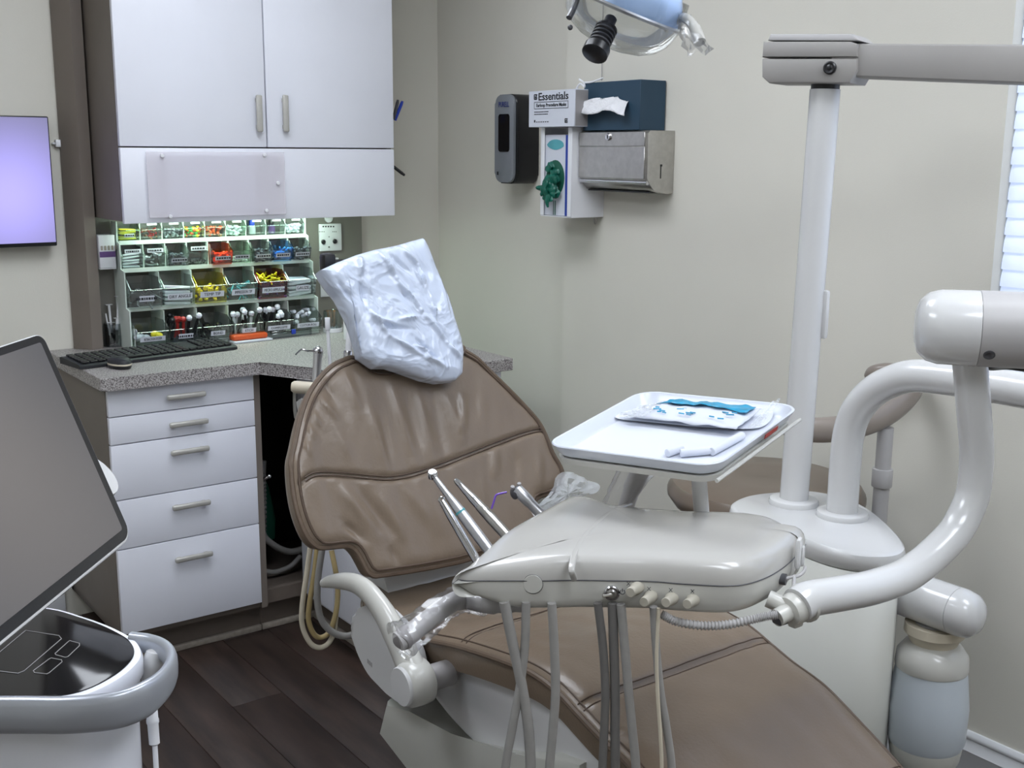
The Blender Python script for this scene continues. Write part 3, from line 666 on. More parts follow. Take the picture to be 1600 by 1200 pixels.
# outlet plates on the backsplash
a = ony(497, 350, 3.75); c = ony(533, 391, 3.75)
r = root('control_plate', ((a.x+c.x)/2, 3.75, c.z), 'white control plate with two black sockets beside the organizer', 'control plate')
b = B(); span(b, (a.x, 3.742, c.z), (c.x, 3.7515, a.z), .003); obj('plate', b, 'plastic_white', r)
for px, py in ((505, 378), (523, 377)):
    q = ony(px, py, 3.742); b = B(); lathe(b, [(.0085, .0), (.0085, .004), (.006, .006), (.003, .004)], (q.x, 3.742, q.z), (0, -1, 0), 16); obj('socket', b, 'black', r)
for px, py, rr in ((514, 370, .002), (514, 386, .003)):
    q = ony(px, py, 3.742); b = B(); cyl(b, (q.x, 3.742, q.z), (q.x, 3.7405, q.z), rr, 10); obj('indicator', b, 'plastic_dark', r)
b = B()
for px, py, n, l in ((505, 354, 5, .0055), (499, 362, 4, .003), (520, 362, 3, .003)):
    for i in range(n):
        q = ony(px+i*(4 if l > .004 else 2.5), py, 3.742); box(b, (q.x, 3.7415, q.z), (l, .0006, l*.9))
obj('printed_marks', b, 'ink', r)
q = ony(513, 341, 3.75); b = B(); cyl(b, (q.x, 3.7515, q.z), (q.x, 3.744, q.z), .016, 20, .002); single('round_cover', b, 'plastic_white', 'round white cover just above the control plate', 'cover', (q.x, 3.75, q.z))
a = ony(499, 404, 3.75); c = ony(530, 462, 3.75); r = root('outlet', ((a.x+c.x)/2, 3.75, c.z), 'white wall outlet half hidden by the headrest bag', 'outlet')
b = B(); span(b, (a.x, 3.746, c.z), (c.x, 3.7515, a.z), .002); obj('plate', b, 'plastic_white', r)
b = B(); box(b, ((a.x+c.x)/2+.005, 3.745, (a.z+c.z)/2), (.034, .004, .067), .002); obj('receptacle', b, 'plastic_grey', r)
# ------------------------------------------------------------------ wall dispensers on the right wall
NX = V((-1, 0, 0))   # out of the right wall
def wallspan(px_near, py, X, px_front=None):  # y of a pixel on plane X
    return onx(px_near, py, X).y
# soap dispenser (far section of the wall)
D = .105; XFr = XF-D
yn = onx(803, 220, XFr).y; yf = onx(772, 220, XFr).y; zt = onx(790, 147, XFr).z; zb = onx(790, 287, XFr).z
r = root('soap_dispenser', (XF, (yn+yf)/2, zb), 'black and grey wall soap dispenser left of the mask box', 'soap dispenser')
def rrect(y0, y1, z0, z1, rad, n=5):
    P = []
    for cy, cz, a in ((y1-rad, z1-rad, 0), (y0+rad, z1-rad, 90), (y0+rad, z0+rad, 180), (y1-rad, z0+rad, 270)):
        for i in range(n+1):
            t = math.radians(a+90*i/n); P.append((cy+rad*math.cos(t), cz+rad*math.sin(t)))
    return P
b = B(); prism(b, [(XF-.001, y, z) for y, z in rrect(yn, yf, zb, zt, .028)], (-1, 0, 0), D-.012, .008, 2); obj('housing', b, 'black', r)
b = B(); prism(b, [(XF-D+.014, y, z) for y, z in rrect(yn+.004, yf-.002, zb+.004, zt-.001, .03, 7)], (-1, 0, 0), .013, .005, 2); mat('soap_grey', (118, 122, 128), .35, var=.03); fp = obj('front_cover', b, 'soap_grey', r)
ym = (yn+yf)/2; H_ = zt-zb; W_ = yf-yn
b = B(); prism(b, [(XF-D+.0005, y, z) for y, z in rrect(ym-W_*.27, ym+W_*.27, zb+H_*.36, zb+H_*.78, .008)], (-1, 0, 0), .002, .001, 1); obj('sight_window', b, 'glass_black', fp)
b = B(); box(b, (XF-D-.0005, yf-.022, zb+H_*.115), (.002, .005, .011)); obj('sensor_mark', b, 'black', fp)
text('lettering', 'PURELL', .024, (XF-D-.0012, ym, zb+H_*.885), (0, -1, 0), (0, 0, 1), 'ink_blue', fp, sx=.75)
# glove box holder (white) with glove box and gloves
D = .13; XG = XN-D
yn = onx(893, 300, XG).y; yf = onx(845, 300, XG).y; zt = onx(870, 199, XG).z; zb = onx(870, 339, XG).z
r = root('glove_holder', (XN, (yn+yf)/2, zb), 'white upright glove box holder below the mask box', 'glove holder')
b = B(); fl = .019
span(b, (XG, yn, zb), (XN, yn+.003, zt)); span(b, (XG, yf-.003, zb), (XN, yf, zt)); span(b, (XG, yn, zb), (XN, yf, zb+.003)); span(b, (XN-.003, yn, zb), (XN, yf, zt))
obj('body', b, 'plastic_white', r)
for a, c in ((yn, yn+fl), (yf-fl, yf)):
    b = B(); span(b, (XG-.002, a, zb+.003), (XG, c, zt), .0008, 1); obj('front_flange', b, 'plastic_white', r)
c = onx(898, 269, XG+.06); b = B(); cyl(b, (c.x, yn-.001, c.z), (c.x, yn+.003, c.z), .009, 16); obj('screw_hole', b, 'plastic_dark', r)
ga = yn+.005; gb = yf-.005; gt = zt-.022
r = root('glove_box', (XN-.05, (ga+gb)/2, zb+.004), 'white glove carton with blue stripe standing in the holder', 'box')
b = B(); span(b, (XG+.004, ga, zb+.004), (XN-.006, gb, gt), .001, 1); obj('carton', b, 'paper', r)
s0 = yn+fl-.002; s1 = s0+.019; gm = (s1+yf-fl)/2; gw = (yf-fl-s1)/2
b = B(); span(b, (XG+.0032, s0, zb+.005), (XG+.004, s1, gt-.001)); obj('blue_stripe', b, 'glove_blue', r)
b = B()
for i in range(9): span(b, (XG+.0028, s0+.002, gt-.012-i*.008), (XG+.0034, s0+.006, gt-.007-i*.008))
obj('printed_marks', b, 'paper', r)
b = B(); span(b, (XG+.0028, gm-.003, zb+.005), (XG+.004, gm+.000, zb+.05)); span(b, (XG+.0028, gm+.006, zb+.005), (XG+.004, gm+.008, zb+.05)); obj('green_print', b, 'hose_green', r)
cz = onx(862, 226, XG).z; b = B(); prism(b, [(XG+.0038, gm+gw*.8*math.cos(t)+(0 if math.sin(t) > 0 else .004*math.cos(3*t)), cz+.016*math.sin(t)) for t in [2*PI*i/18 for i in range(18)]], (-1, 0, 0), .0008); obj('printed_glove', b, 'teal', r)
hz = onx(863, 278, XG).z; b = B(); prism(b, [(XG+.0036, gm+gw*.92*math.cos(t), hz+.055*math.sin(t)) for t in [2*PI*i/24 for i in range(24)]], (-1, 0, 0), .0006); obj('slot', b, 'hose_green', r)
b = B(); rs = random.Random(3)
gp = [(860, 262, .0), (866, 272, .004), (857, 282, .012), (864, 288, .016), (853, 291, .028), (862, 298, .022), (868, 300, .01), (856, 308, .028), (851, 300, .034), (865, 280, .018)]
for px, py, o_ in gp:
    c = onx(px, py, XG-o_); g = bmesh.ops.create_icosphere(b, subdivisions=3, radius=1)['verts']; e = Matrix.Rotation(rs.uniform(0, 3), 3, 'X') @ Matrix.Rotation(rs.uniform(-.5, .5), 3, 'Z')
    for v in g:
        f = 1+.22*math.sin(v.co.x*5+px)+.18*math.sin(v.co.z*7+py)
        v.co = c+e @ V((v.co.x*.010*f, v.co.y*.014*f, v.co.z*.020*f))
for (x0, y0), (x1, y1) in (((858, 305), (856, 324)), ((848, 294), (838, 293)), ((852, 300), (846, 306))):
    a = onx(x0, y0, XG-.03); c = onx(x1, y1, XG-.034); tube(b, crom([a, a.lerp(c, .5)+V((-.004, .002, 0)), c], 4), [.009, .009, .008, .008, .007, .006, .005, .004, .003], 8)
single('glove', b, 'glove', 'bunch of dark green nitrile gloves pulled out of the carton', 'glove', (XG-.02, (ga+gb)/2, hz-.05))
# mask box on top of the holder, turned a little
XM_ = XN-.155
ca = onx(826, 198, XM_); cb = onx(897, 198, XM_); zt2 = onx(862, 141, XM_).z; zb2 = zt+.001
w_ = (ca-cb).length; u = V((0, -1, 0)); pb = V((XM_, cb.y, zb2)); depth = .115
r = root('mask_box', (XM_+depth/2, (ca.y+cb.y)/2, zb2), 'white mask carton reading Essentials on top of the glove holder', 'box')
b = B(); span(b, (XM_, cb.y, zb2), (XM_+depth, ca.y, zt2), .001, 1); obj('carton', b, 'paper', r)
b = B(); span(b, (XM_+.004, cb.y-.0006, zb2+.002), (XM_+depth, cb.y+.0002, zt2-.002)); obj('side_panel', b, 'plastic_grey2', r)
hh = zt2-zb2; fx = XM_-.0005; ym = (ca.y+cb.y)/2
text('lettering', 'Essentials', .032, (fx, ym-.010, zb2+hh*.83), (0, -1, 0), (0, 0, 1), 'ink', r, sx=1.22, bold=.0005)
text('lettering', 'Earloop Procedure Masks', .0142, (fx, ym, zb2+hh*.60), (0, -1, 0), (0, 0, 1), 'ink', r, sx=1.0, bold=.0003)
b = B(); yl, yr = ym+w_*.37, ym-w_*.37
for z in (.69, .51): span(b, (fx-.0003, yr, zb2+hh*z-.0008), (fx, yl, zb2+hh*z+.0008))
for y in (yl, yr): span(b, (fx-.0003, y-.0008, zb2+hh*.51), (fx, y+.0008, zb2+hh*.69))
obj('text_frame', b, 'ink', r)
b = B()
for (cy, cz_, s) in ((yl-.006, zb2+hh*.84, .011), (yr+.008, zb2+hh*.16, .009)):
    for q0, q1 in (((-1, -1), (1, -1)), ((-1, -1), (-1, 1)), ((-1, 1), (.6, 1)), ((1, -1), (1, .1)), ((-.6, .3), (-.1, -.5)), ((-.1, -.5), (1.2, 1.1))):
        tube(b, [(fx-.0003, cy-q0[0]*s*.6, cz_+q0[1]*s*.6), (fx-.0003, cy-q1[0]*s*.6, cz_+q1[1]*s*.6)], s*.16, 4)
obj('check_mark', b, 'ink', r)
b = B(); rs = random.Random(5)
for z, n in ((.42, 10), (.355, 11)):
    y = yl
    for i in range(n): l = rs.uniform(.003, .007); span(b, (fx-.0003, y-l, zb2+hh*z-.0013), (fx, y, zb2+hh*z+.0013)); y -= l+.0015
for i in range(7): span(b, (fx-.0003, yl-.006-i*.011, zb2+hh*.13), (fx, yl-i*.011+.0005, zb2+hh*(.155 if i else .2)))
obj('printed_marks', b, 'ink', r)
b = B()
for p0, p1, p2 in (((899, 142), (906, 131), (914, 136)), ((905, 124), (912, 129), (914, 135)), ((913, 129), (925, 128), (942, 122))):
    tube(b, crom([onx(*p0, XM_+.05), onx(*p1, XM_+.05), onx(*p2, XM_+.05)], 5), .0028, 6)
single('mask_ear_loop', b, 'plastic_white', 'white elastic ear loops poking out of the mask carton top', 'mask', tuple(onx(906, 136, XM_+.05)), kind='stuff')
# stainless towel dispenser
D = .105; XT = XN-D
yn = onx(1012, 245, XT).y; yf = onx(905, 245, XT).y; zt = onx(960, 204, XT).z; zb = onx(960, 284, XT).z
r = root('towel_dispenser', (XN, (yn+yf)/2, zb-.02), 'stainless steel paper towel dispenser under the teal tissue box', 'towel dispenser')
b = B(); prof = [(XN, zb-.03), (XN, zt), (XT+.008, zt), (XT, zt-.008), (XT, zb+.012), (XT+.012, zb-.006), (XT+.03, zb-.024), (XN-.02, zb-.034)]
prism(b, [(x, yn, z) for x, z in prof], (0, 1, 0), yf-yn, .003, 2); obj('housing', b, 'steel', r)
zl = onx(960, 229, XT).z
b = B(); span(b, (XT-.002, yn+.012, zb+.01), (XT+.001, yf-.001, zl), .001, 1); dr = obj('front_door', b, 'steel', r)
b = B(); span(b, (XT-.0025, yn+.012, zl+.0012), (XT+.001, yf-.001, zt-.004), .001, 1); obj('top_panel', b, 'steel', r)
kc = onx(952, 214, XT); b = B(); lathe(b, [(.011, 0), (.011, .004), (.009, .006), (.004, .0055)], (XT-.002, kc.y, kc.z), NX, 20); lk = obj('lock', b, 'chrome', r)
b = B(); span(b, (XT-.0085, kc.y-.0012, kc.z-.005), (XT-.0075, kc.y+.0012, kc.z+.005)); obj('keyhole', b, 'black', lk)
b = B(); tube(b, [(XT+.004, yn+.002, zb+.0), (XT+.004, yf-.002, zb+.0)], .006, 10); obj('rolled_lip', b, 'chrome', r)
b = B(); span(b, (XT+.03, yn+.02, zb-.030), (XN-.03, yf-.01, zb-.026)); obj('towel_slot', b, 'black', r)
b = B()
for z0, z1 in ((.03, .10), ): span(b, (XT+.05, yn-.0008, zb+.012), (XT+.054, yn+.0005, zb+.052)); span(b, (XT+.049, yn-.0009, zb+.046), (XT+.057, yn+.0005, zb+.052))
obj('level_slot', b, 'black', r)
# wire bracket under it
a = onx(933, 302, XN-.01); c = onx(932, 345, XN-.01); b = B(); tube(b, crom([a, c, c+V((-.0, .012, 0)), a+V((0, .010, -.005))], 5), .0022, 6); single('wire_bracket', b, 'steel', 'thin bent wire bracket hanging between glove holder and towel dispenser', 'bracket', tuple(a))
# tissue box
ZTB = zt+.001; XB = XT+.002
yn2 = onx(1000, 165, XB).y; yf2 = onx(912, 165, XB).y; zt2 = onx(955, 127, XB).z
r = root('tissue_box', (XB+.05, (yn2+yf2)/2, ZTB), 'dark teal tissue box on top of the steel towel dispenser', 'tissue box')
b = B(); span(b, (XB, yn2, ZTB), (XN-.004, yf2, zt2), .0012, 1); obj('carton', b, 'teal_box', r)
c = onx(944, 163, XB); b = B(); ring = [(XB-.0006, c.y+.058*math.cos(t), c.z+.016*math.sin(t)) for t in [2*PI*i/28 for i in range(28)]]
prism(b, ring, (-1, 0, 0), .0008); obj('opening_film', b, 'film_clear', r)
b = B(); rows = []; n = 14
ta = [onx(x, y, XB-.002) for x, y in ((925, 156), (945, 152), (965, 152), (981, 158))]; tb = [onx(x, y, XB-.02) for x, y in ((897, 165), (925, 162), (955, 165), (980, 170))]; tc_ = [onx(x, y, XB-.03) for x, y in ((901, 178), (930, 177), (955, 172), (975, 183))]
for i in range(n+1):
    s = i/n; f = s*3; k = min(2, int(f)); q = f-k
    A = ta[k].lerp(ta[k+1], q); Bm = tb[k].lerp(tb[k+1], q); C_ = tc_[k].lerp(tc_[k+1], q); row = []
    for j in range(9):
        t = j/8; p = (A*(1-t)**2+Bm*2*t*(1-t)+C_*t*t); p = p+V((-.006*math.sin(i*1.3+j*.5), 0, .003*math.sin(i*.9+j))); row.append(p)
    rows.append(row)
grid(b, rows); o = single('tissue', b, 'tissue', 'white tissue pulled from the teal tissue box', 'tissue', tuple(c)); md = o.modifiers.new('thickness', 'SOLIDIFY'); md.thickness = .0012
# thin cord hanging behind the tissue box
a = onx(942, 30, XN-.006); c = onx(940, 126, XN-.006); b = B(); tube(b, [a+V((0, 0, .25)), a, c], .0012, 6); single('pull_cord', b, 'plastic_grey2', 'thin cord running down the wall behind the operating light', 'cord', tuple(c))

# ------------------------------------------------------------------ operating light
LC = ond(972, 20, 1.88)      # centre of the shield rim
ax = (RGT*-.36-UPV*.86+FWD*.36).normalized()   # light looks down and away, to the patient's head
LX = (RGT-ax*RGT.dot(ax)).normalized()
r = root('operating_light', LC, 'dental operating light with clear shield and black knob, hanging at the top', 'operating light')
R_ = .080
b = B(); lathe(b, [(R_*.20, -.088), (R_*.5, -.080), (R_*.78, -.060), (R_*.93, -.03), (R_*.97, -.004)], LC+RGT*.012, ax, 40, cap=False, xdir=LX, sx=1.08)
mat('reflector', (176, 204, 246), .25, metal=.15, var=.05, scale=12, coat=.5); obj('reflector', b, 'reflector', r)
b = B(); lathe(b, [(R_*1.10, -.05), (R_*1.14, -.02), (R_*1.12, 0), (R_*1.02, .024), (R_*.86, .040), (R_*.6, .052), (R_*.3, .058), (.002, .059)], LC, ax, 44, cap=False, xdir=LX, sx=1.10); obj('shield', b, 'shield2', r)
b = B(); lathe(b, [(R_*1.0, -.006), (R_*1.02, -.003), (R_*1.0, .001)], LC+RGT*.012, ax, 44, cap=False, xdir=LX, sx=1.08); obj('reflector_rim', b, 'satin', r)
kd = ond(931, 80, 1.84); k2 = ond(948, 44, 1.86); kn = (kd-k2).normalized()
b = B(); lathe(b, [(.017, -.010), (.0215, -.008), (.0215, .006), (.019, .008), (.002, .0085)], kd, kn, 24); obj('knob', b, 'black', r)
b = B()
for i in range(5):
    lathe(b, [(.012, 0), (.0185, .001), (.0185, .004), (.012, .005)], kd-kn*(.014+.008*i), -kn, 18)
lathe(b, [(.010, 0), (.010, .06)], kd-kn*.012, -kn, 12); obj('bulb_socket', b, 'plastic_dark', r)
a = ond(887, 0, 1.86); b = B(); tube(b, crom([ond(905, -12, 1.87), ond(897, 12, 1.85), ond(889, 28, 1.84)], 4), .005, 8); ball(b, ond(891, 43, 1.84), .0045, 10); obj('shield_clip', b, 'plastic_dark', r)
b = B(); tube(b, crom([ond(1020, -40, 1.9), ond(1035, -6, 1.9), ond(1043, 20, 1.89), ond(1050, 28, 1.88)], 6), [.024]*10+[.018]*5+[.012]*4, 14); obj('yoke', b, 'satin', r)
b = B(); tube(b, crom([ond(1038, 45, 1.87), ond(1052, 36, 1.86), ond(1068, 28, 1.85), ond(1080, 36, 1.84), ond(1088, 50, 1.83), ond(1094, 66, 1.82)], 5), [.0065]*10+[.008]*8+[.0095]*8, 12); hd = obj('handle', b, 'enamel_warm', r)
b = B(); P = []
rs = random.Random(9)
for i in range(9):
    t = i/8; c = ond(1066, 24, 1.85).lerp(ond(1093, 80, 1.82), t); row = []
    for j in range(17):
        a = 2*PI*j/16; rr = (.012+.006*t)*(1+.25*math.sin(3*a+i)+.15*math.sin(5*a-2*i)); row.append(c+RGT*rr*math.cos(a)+FWD*rr*math.sin(a)+UPV*.004*math.sin(4*a+i))
    P.append(row)
grid(b, P); obj('plastic_sleeve', b, 'wrap', r)
top = ond(1020, -40, 1.9); b = B(); tube(b, crom([top, top+V((.05, .02, .12)), top+V((.12, .0, .25)), V((top.x+.14, top.y, ZC-.02))], 6), .02, 14); lathe(b, [(.07, 0), (.07, -.03), (.03, -.05)], (top.x+.14, top.y, ZC), (0, 0, 1), 24); obj('ceiling_arm', b, 'enamel', r)

# ------------------------------------------------------------------ console with posts (between chair and right wall)
ZK = .8
r = root('dental_console', (1.81, 1.42, 0), 'white oval dental console beside the chair carrying the light pole and bent arm', 'dental console')
lid_px = [(1140, 790), (1150, 779), (1172, 772), (1205, 768), (1260, 765), (1320, 776), (1360, 795), (1395, 824), (1414, 848), (1412, 860), (1392, 867), (1350, 867), (1300, 858), (1255, 842), (1200, 820), (1155, 804)]
lid = [onz(x, y, ZK) for x, y in lid_px]; lid = crom(lid, 4, True); cc = sum(lid, V((0, 0, 0)))/len(lid)
def ins(P, s, z): return [V((cc.x+(p.x-cc.x)*s, cc.y+(p.y-cc.y)*s, z)) for p in P]
b = B(); loft(b, [ins(lid, .985, ZK-.034), ins(lid, 1.0, ZK-.030), ins(lid, 1.0, ZK-.012), ins(lid, .985, ZK-.004), ins(lid, .95, ZK)]); obj('lid', b, 'enamel', r)
body = ins(lid, .965, 0)
b = B(); loft(b, [ins(lid, .965, .02), ins(lid, .965, ZK-.034)]); obj('back_shell', b, 'enamel', r)
# front panel: strip of the outline that faces the chair
n = len(lid); fr = [i % n for i in range(34, 64)]
fr = [lid[i % n] for i in range(9*4+1, 9*4+27)]
b = B(); P = []
for z in (.03, ZK-.036): P.append([V((cc.x+(p.x-cc.x)*.975, cc.y+(p.y-cc.y)*.975, z)) for p in fr])
grid(b, P); o = obj('front_panel', b, 'enamel_side', r); md = o.modifiers.new('thickness', 'SOLIDIFY'); md.thickness = .004
b = B(); loft(b, [ins(lid, 1.06, 0), ins(lid, 1.04, .02)]); obj('plinth', b, 'plastic_grey', r)
def flange(px, py, rr):
    c = onz(px, py, ZK); b = B(); lathe(b, [(rr, 0), (rr, .006), (rr*.96, .010), (rr*.88, .0115), (rr*.70, .012)], c, seg=32); obj('flange', b, 'enamel', r); return c
p1 = flange(1240, 786, .052); p2 = flange(1316, 806, .053)
# light pole (leans a little)
pt = onx(1293.5, 140, p1.x+.02); pt = V((p1.x+.012, pt.y, pt.z))
b = B(); tube(b, [p1, pt], .0298, 28); pole = obj('pole', b, 'enamel', r)
a = ond(1288, 452, (p1-EYE).dot(FWD)); b = B(); q = p1.lerp(pt, .50); box(b, q+V((.016, -.022, -.02)), (.012, .03, .10), .005, 2); obj('cover_plate', b, 'enamel', pole)
b = B(); cyl(b, pt+V((0, 0, -.004)), pt+V((0, 0, .012)), .028, 24); obj('pole_collar', b, 'black', pole)
# head of the pole and flat arm to the right
hd_dir = V((.35, -.94, 0)).normalized(); hs = V((0, 0, 1)).cross(hd_dir)
HZ = pt.z+.012
Pd = (pt-EYE).dot(FWD)
def pp(x, y, off=0): return onp(x, y, pt+hs*off, hs)   # plane along the arm, through the pole
fa = -.042; fb = .046
side = V((0, 0, 0))
def slabpx(px, o0, o1, bev, nm, m, par):
    nrm = onp(800, 600, pt, hs)
    pts = [onp(x, y, pt, hs) for x, y in px]
    b = B(); prism(b, [p+hs*o0 for p in pts], hs, o1-o0, bev, 2); return obj(nm, b, m, par)
mat('arm_grey', (150, 147, 144), .5, var=.02, scale=10)
hdp = slabpx([(1204, 92), (1206, 68), (1340, 68), (1352, 72), (1352, 92)], -.05, .055, .006, 'head_upper', 'arm_grey', pole)
hdl = slabpx([(1204, 94), (1352, 94), (1352, 112), (1340, 132), (1215, 132), (1204, 122)], -.05, .055, .006, 'head_lower', 'arm_grey', pole)
slabpx([(1212, 66), (1216, 56), (1342, 56), (1356, 67)], -.045, .05, .004, 'head_cap', 'plastic_grey', pole)
bk = onp(1297, 106, pt-hs*.056, hs); fs = -1 if (EYE-pt).dot(-hs) > 0 else 1
ctr = onp(1297, 106, pt+hs*(.056 if (EYE-pt).dot(hs) > 0 else -.051), hs); nh = hs if (EYE-pt).dot(hs) > 0 else -hs
b = B(); lathe(b, [(.0125, -.004), (.0125, .004), (.010, .006), (.006, .005), (.003, .007)], ctr, nh, 20); obj('tension_screw', b, 'black', pole)
slabpx([(1307, 70), (1640, 72), (1640, 134), (1307, 121)], -.043, .048, .012, 'arm', 'arm_grey', pole)
# second post: bent arm
arm_px = [(548, 950), (555, 860), (562, 775), (575, 645), (602, 555), (660, 478), (740, 428), (838, 402), (1000, 415), (1140, 440), (1277, 460)]
pts = [onx(1100+x/2.554, 430+y/2.554, p2.x) for x, y in arm_px]; yv = pts[2].y; pts = [V((p2.x, yv, ZK)), V((p2.x, yv, .85)), V((p2.x, yv, .90))]+pts[3:]
end = pts[-1]+(pts[-1]-pts[-2]).normalized()*.42; end.z = pts[-1].z; pts.append(end)
b = B(); tube(b, crom(pts, 5), .0315, 24); obj('bent_arm', b, 'enamel', r)
KJ = end
# ---- water bottle arm and bottle
wd = ((onz(1520, 950, .70)-onz(1395, 925, .70))); 
WA = onz(1398, 920, .70); WB = V((WA.x, onx(1519, 957, WA.x).y, WA.z))
b = B(); dv = (WB-WA).normalized(); s0 = WA-dv*.10
lathe(b, [(.045, 0), (.045, (WB-s0).length-.03)], s0, dv, 28); ba = obj('bottle_arm', b, 'enamel', r)
b = B(); L_ = (WB-s0).length-.03; lathe(b, [(.045, L_+.001), (.045, L_+.012), (.041, L_+.03), (.031, L_+.042), (.014, L_+.049), (.001, L_+.050)], s0, dv, 28); obj('end_cap', b, 'enamel', ba)
bc = WA.lerp(WB, .50); bz = .655
zc = bz
dB = (bc-EYE).dot(FWD)
def zat(py): return onp(1452, py, bc, V((FWD.x, FWD.y, 0)).normalized()).z
cx = onp(1452, 1080, bc, V((FWD.x, FWD.y, 0)).normalized()); bx = V((cx.x, cx.y, 0))
k = dB/FPX
rr = root('water_bottle', (bx.x, bx.y, zat(1195)), 'frosted water bottle hanging under the white arm at the lower right', 'water bottle')
z = [zat(v) for v in (972, 990, 1002, 1012, 1040, 1100, 1160, 1175, 1196)]
b = B(); lathe(b, [(20*k, z[0]+.025), (20*k, z[0]), (30*k, z[0]-.002)], (bx.x, bx.y, 0), seg=20); obj('valve_stem', b, 'plastic_grey', rr)
b = B(); box(b, (bx.x-.004, bx.y-.02, z[0]+.004), (.026, .02, .022), .003); obj('clamp_nut', b, 'screw', rr)
b = B(); lathe(b, [(30*k, z[0]-.004), (45*k, z[0]-.002), (46*k, z[1]+.004), (40*k, z[1]-.004), (36*k, z[2])], (bx.x, bx.y, 0), seg=32); obj('neck_cap', b, 'hose_cream', rr)
b = B(); lathe(b, [(36*k, z[2]), (44*k, z[2]-.006), (54*k, z[3]-.01), (56*k, z[4]+.002), (55*k, z[4]-.002)], (bx.x, bx.y, 0), seg=32); obj('shoulder_collar', b, 'enamel_warm', rr)
b = B(); lathe(b, [(54*k, z[4]), (58*k, z[4]-.04), (61.5*k, z[5]), (60*k, z[6]+.015), (55*k, z[6])], (bx.x, bx.y, 0), seg=32); obj('tank', b, 'bottle', rr)
b = B(); lathe(b, [(56*k, z[6]+.004), (56*k, z[6]-.004), (54*k, z[7]), (48*k, z[8]+.004), (44*k, z[8])], (bx.x, bx.y, 0), seg=32); obj('foot', b, 'enamel_side', rr)
from mathutils import noise as NZ
# ------------------------------------------------------------------ cushions
def seg_d(p, a, b):
    ab = b-a; L = ab.length_squared; t = max(0, min(1, (p-a).dot(ab)/L)) if L else 0; return (p-(a+ab*t)).length
def cushion(poly, fr, T, rad, back, disp=None, nu=90, nv=80):
    """poly: list of (u,v); fr=(origin,u,v,n). Returns bmesh with front bulge and a back face"""
    o, U, Vv, N = fr; P2 = [V((a, b, 0)) for a, b in poly]; k = len(P2)
    umin = min(p.x for p in P2)+1e-4; umax = max(p.x for p in P2)-1e-4
    F = []; Bk = []
    for i in range(nu+1):
        u = umin+(umax-umin)*(.5-.5*math.cos(PI*i/nu)); vs_ = []
        for j in range(k):
            a, b = P2[j], P2[(j+1) % k]
            if (a.x-u)*(b.x-u) < 0: vs_.append(a.y+(b.y-a.y)*(u-a.x)/(b.x-a.x))
        lo, hi = min(vs_), max(vs_); f = []; g = []
        for j in range(nv+1):
            v = lo+(hi-lo)*(.5-.5*math.cos(PI*j/nv)); p = V((u, v, 0))
            d = min(seg_d(p, P2[m], P2[(m+1) % k]) for m in range(k)); q = min(d/rad, 1); e = math.sqrt(max(0, 1-(1-q)**2))
            h = T*e
            if disp: h += disp(u, v, d)*min(1, d/.012)
            base = o+U*u+Vv*v; f.append(base+N*h); g.append(base-N*(back*(.35+.65*e)))
        F.append(f); Bk.append(g)
    b = B(); RF = grid(b, F); RB = grid(b, Bk)
    loopF = [RF[i][0] for i in range(nu+1)]+[RF[nu][j] for j in range(1, nv+1)]+[RF[i][nv] for i in range(nu-1, -1, -1)]+[RF[0][j] for j in range(nv-1, 0, -1)]
    loopB = [RB[i][0] for i in range(nu+1)]+[RB[nu][j] for j in range(1, nv+1)]+[RB[i][nv] for i in range(nu-1, -1, -1)]+[RB[0][j] for j in range(nv-1, 0, -1)]
    m = len(loopF)
    for i in range(m):
        try: b.faces.new((loopF[i], loopF[(i+1) % m], loopB[(i+1) % m], loopB[i]))
        except ValueError: pass
    bmesh.ops.remove_doubles(b, verts=b.verts, dist=1e-5)
    return b
def ridges(lines):
    L = [(V((a[0], a[1], 0)), V((c[0], c[1], 0)), w, h) for a, c, w, h in lines]
    def f(u, v, d):
        p = V((u, v, 0)); s = 0
        for a, c, w, h in L:
            ab = c-a; t = (p-a).dot(ab)/ab.length_squared; tt = max(0, min(1, t)); q = (p-(a+ab*tt)).length
            if q < 3*w: s += h*math.exp(-(q/w)**2)*(math.sin(PI*max(.08, min(.92, tt))))
        return s
    return f
# ------------------------------------------------------------------ dental chair
TA = math.radians(24); BP = V((1.265, 2.0, .85)); BN = V((0, -math.cos(TA), math.sin(TA))); BU = V((1, 0, 0)); BV = V((0, math.sin(TA), math.cos(TA)))
def uv(px, py, P0=None, n=None):
    q = onp(px, py, P0 or BP, n or BN)-(P0 or BP); return (q.x, q.dot(BV))
chair = root('dental_chair', (1.27, 1.6, 0), 'brown leather dental chair with upright winged backrest and white base', 'dental chair')
lh = [(454, 723), (459, 697), (468, 656), (481, 618), (500, 590), (519, 572), (538, 563), (549, 560), (563, 567), (576, 577), (592, 580), (612, 579)]
lb = [(600, 898), (579, 898), (570, 887), (562, 871), (551, 857), (535, 853), (503, 856), (491, 852), (478, 837), (465, 805), (457, 767)]
Lu = [uv(*p) for p in lh]; Lb = [uv(*p) for p in lb]
UC = .004
Ru = [(2*UC-a, b-.004) for a, b in Lu[::-1]]; Rb = [(2*UC-a, b) for a, b in Lb[::-1]]
rpx = [(723, 548), (744, 561), (766, 583), (791, 607), (820, 637), (839, 659), (851, 681), (861, 707), (874, 730), (878, 745), (874, 759), (861, 770), (836, 780)]
Rr = [uv(*p) for p in rpx]; Rm = [(2*UC-a, b) for a, b in Lb[:5][::-1]]
poly = Lu+Ru[:5]+Rr+Rm[1:]+[(UC, -.186)]+Lb
poly = [(p.x, p.y) for p in crom([V((a, b, 0)) for a, b in poly], 3, True)]
def px_r(lst): return [(uv(a, b), uv(c, d), w, h) for (a, b), (c, d), w, h in lst]
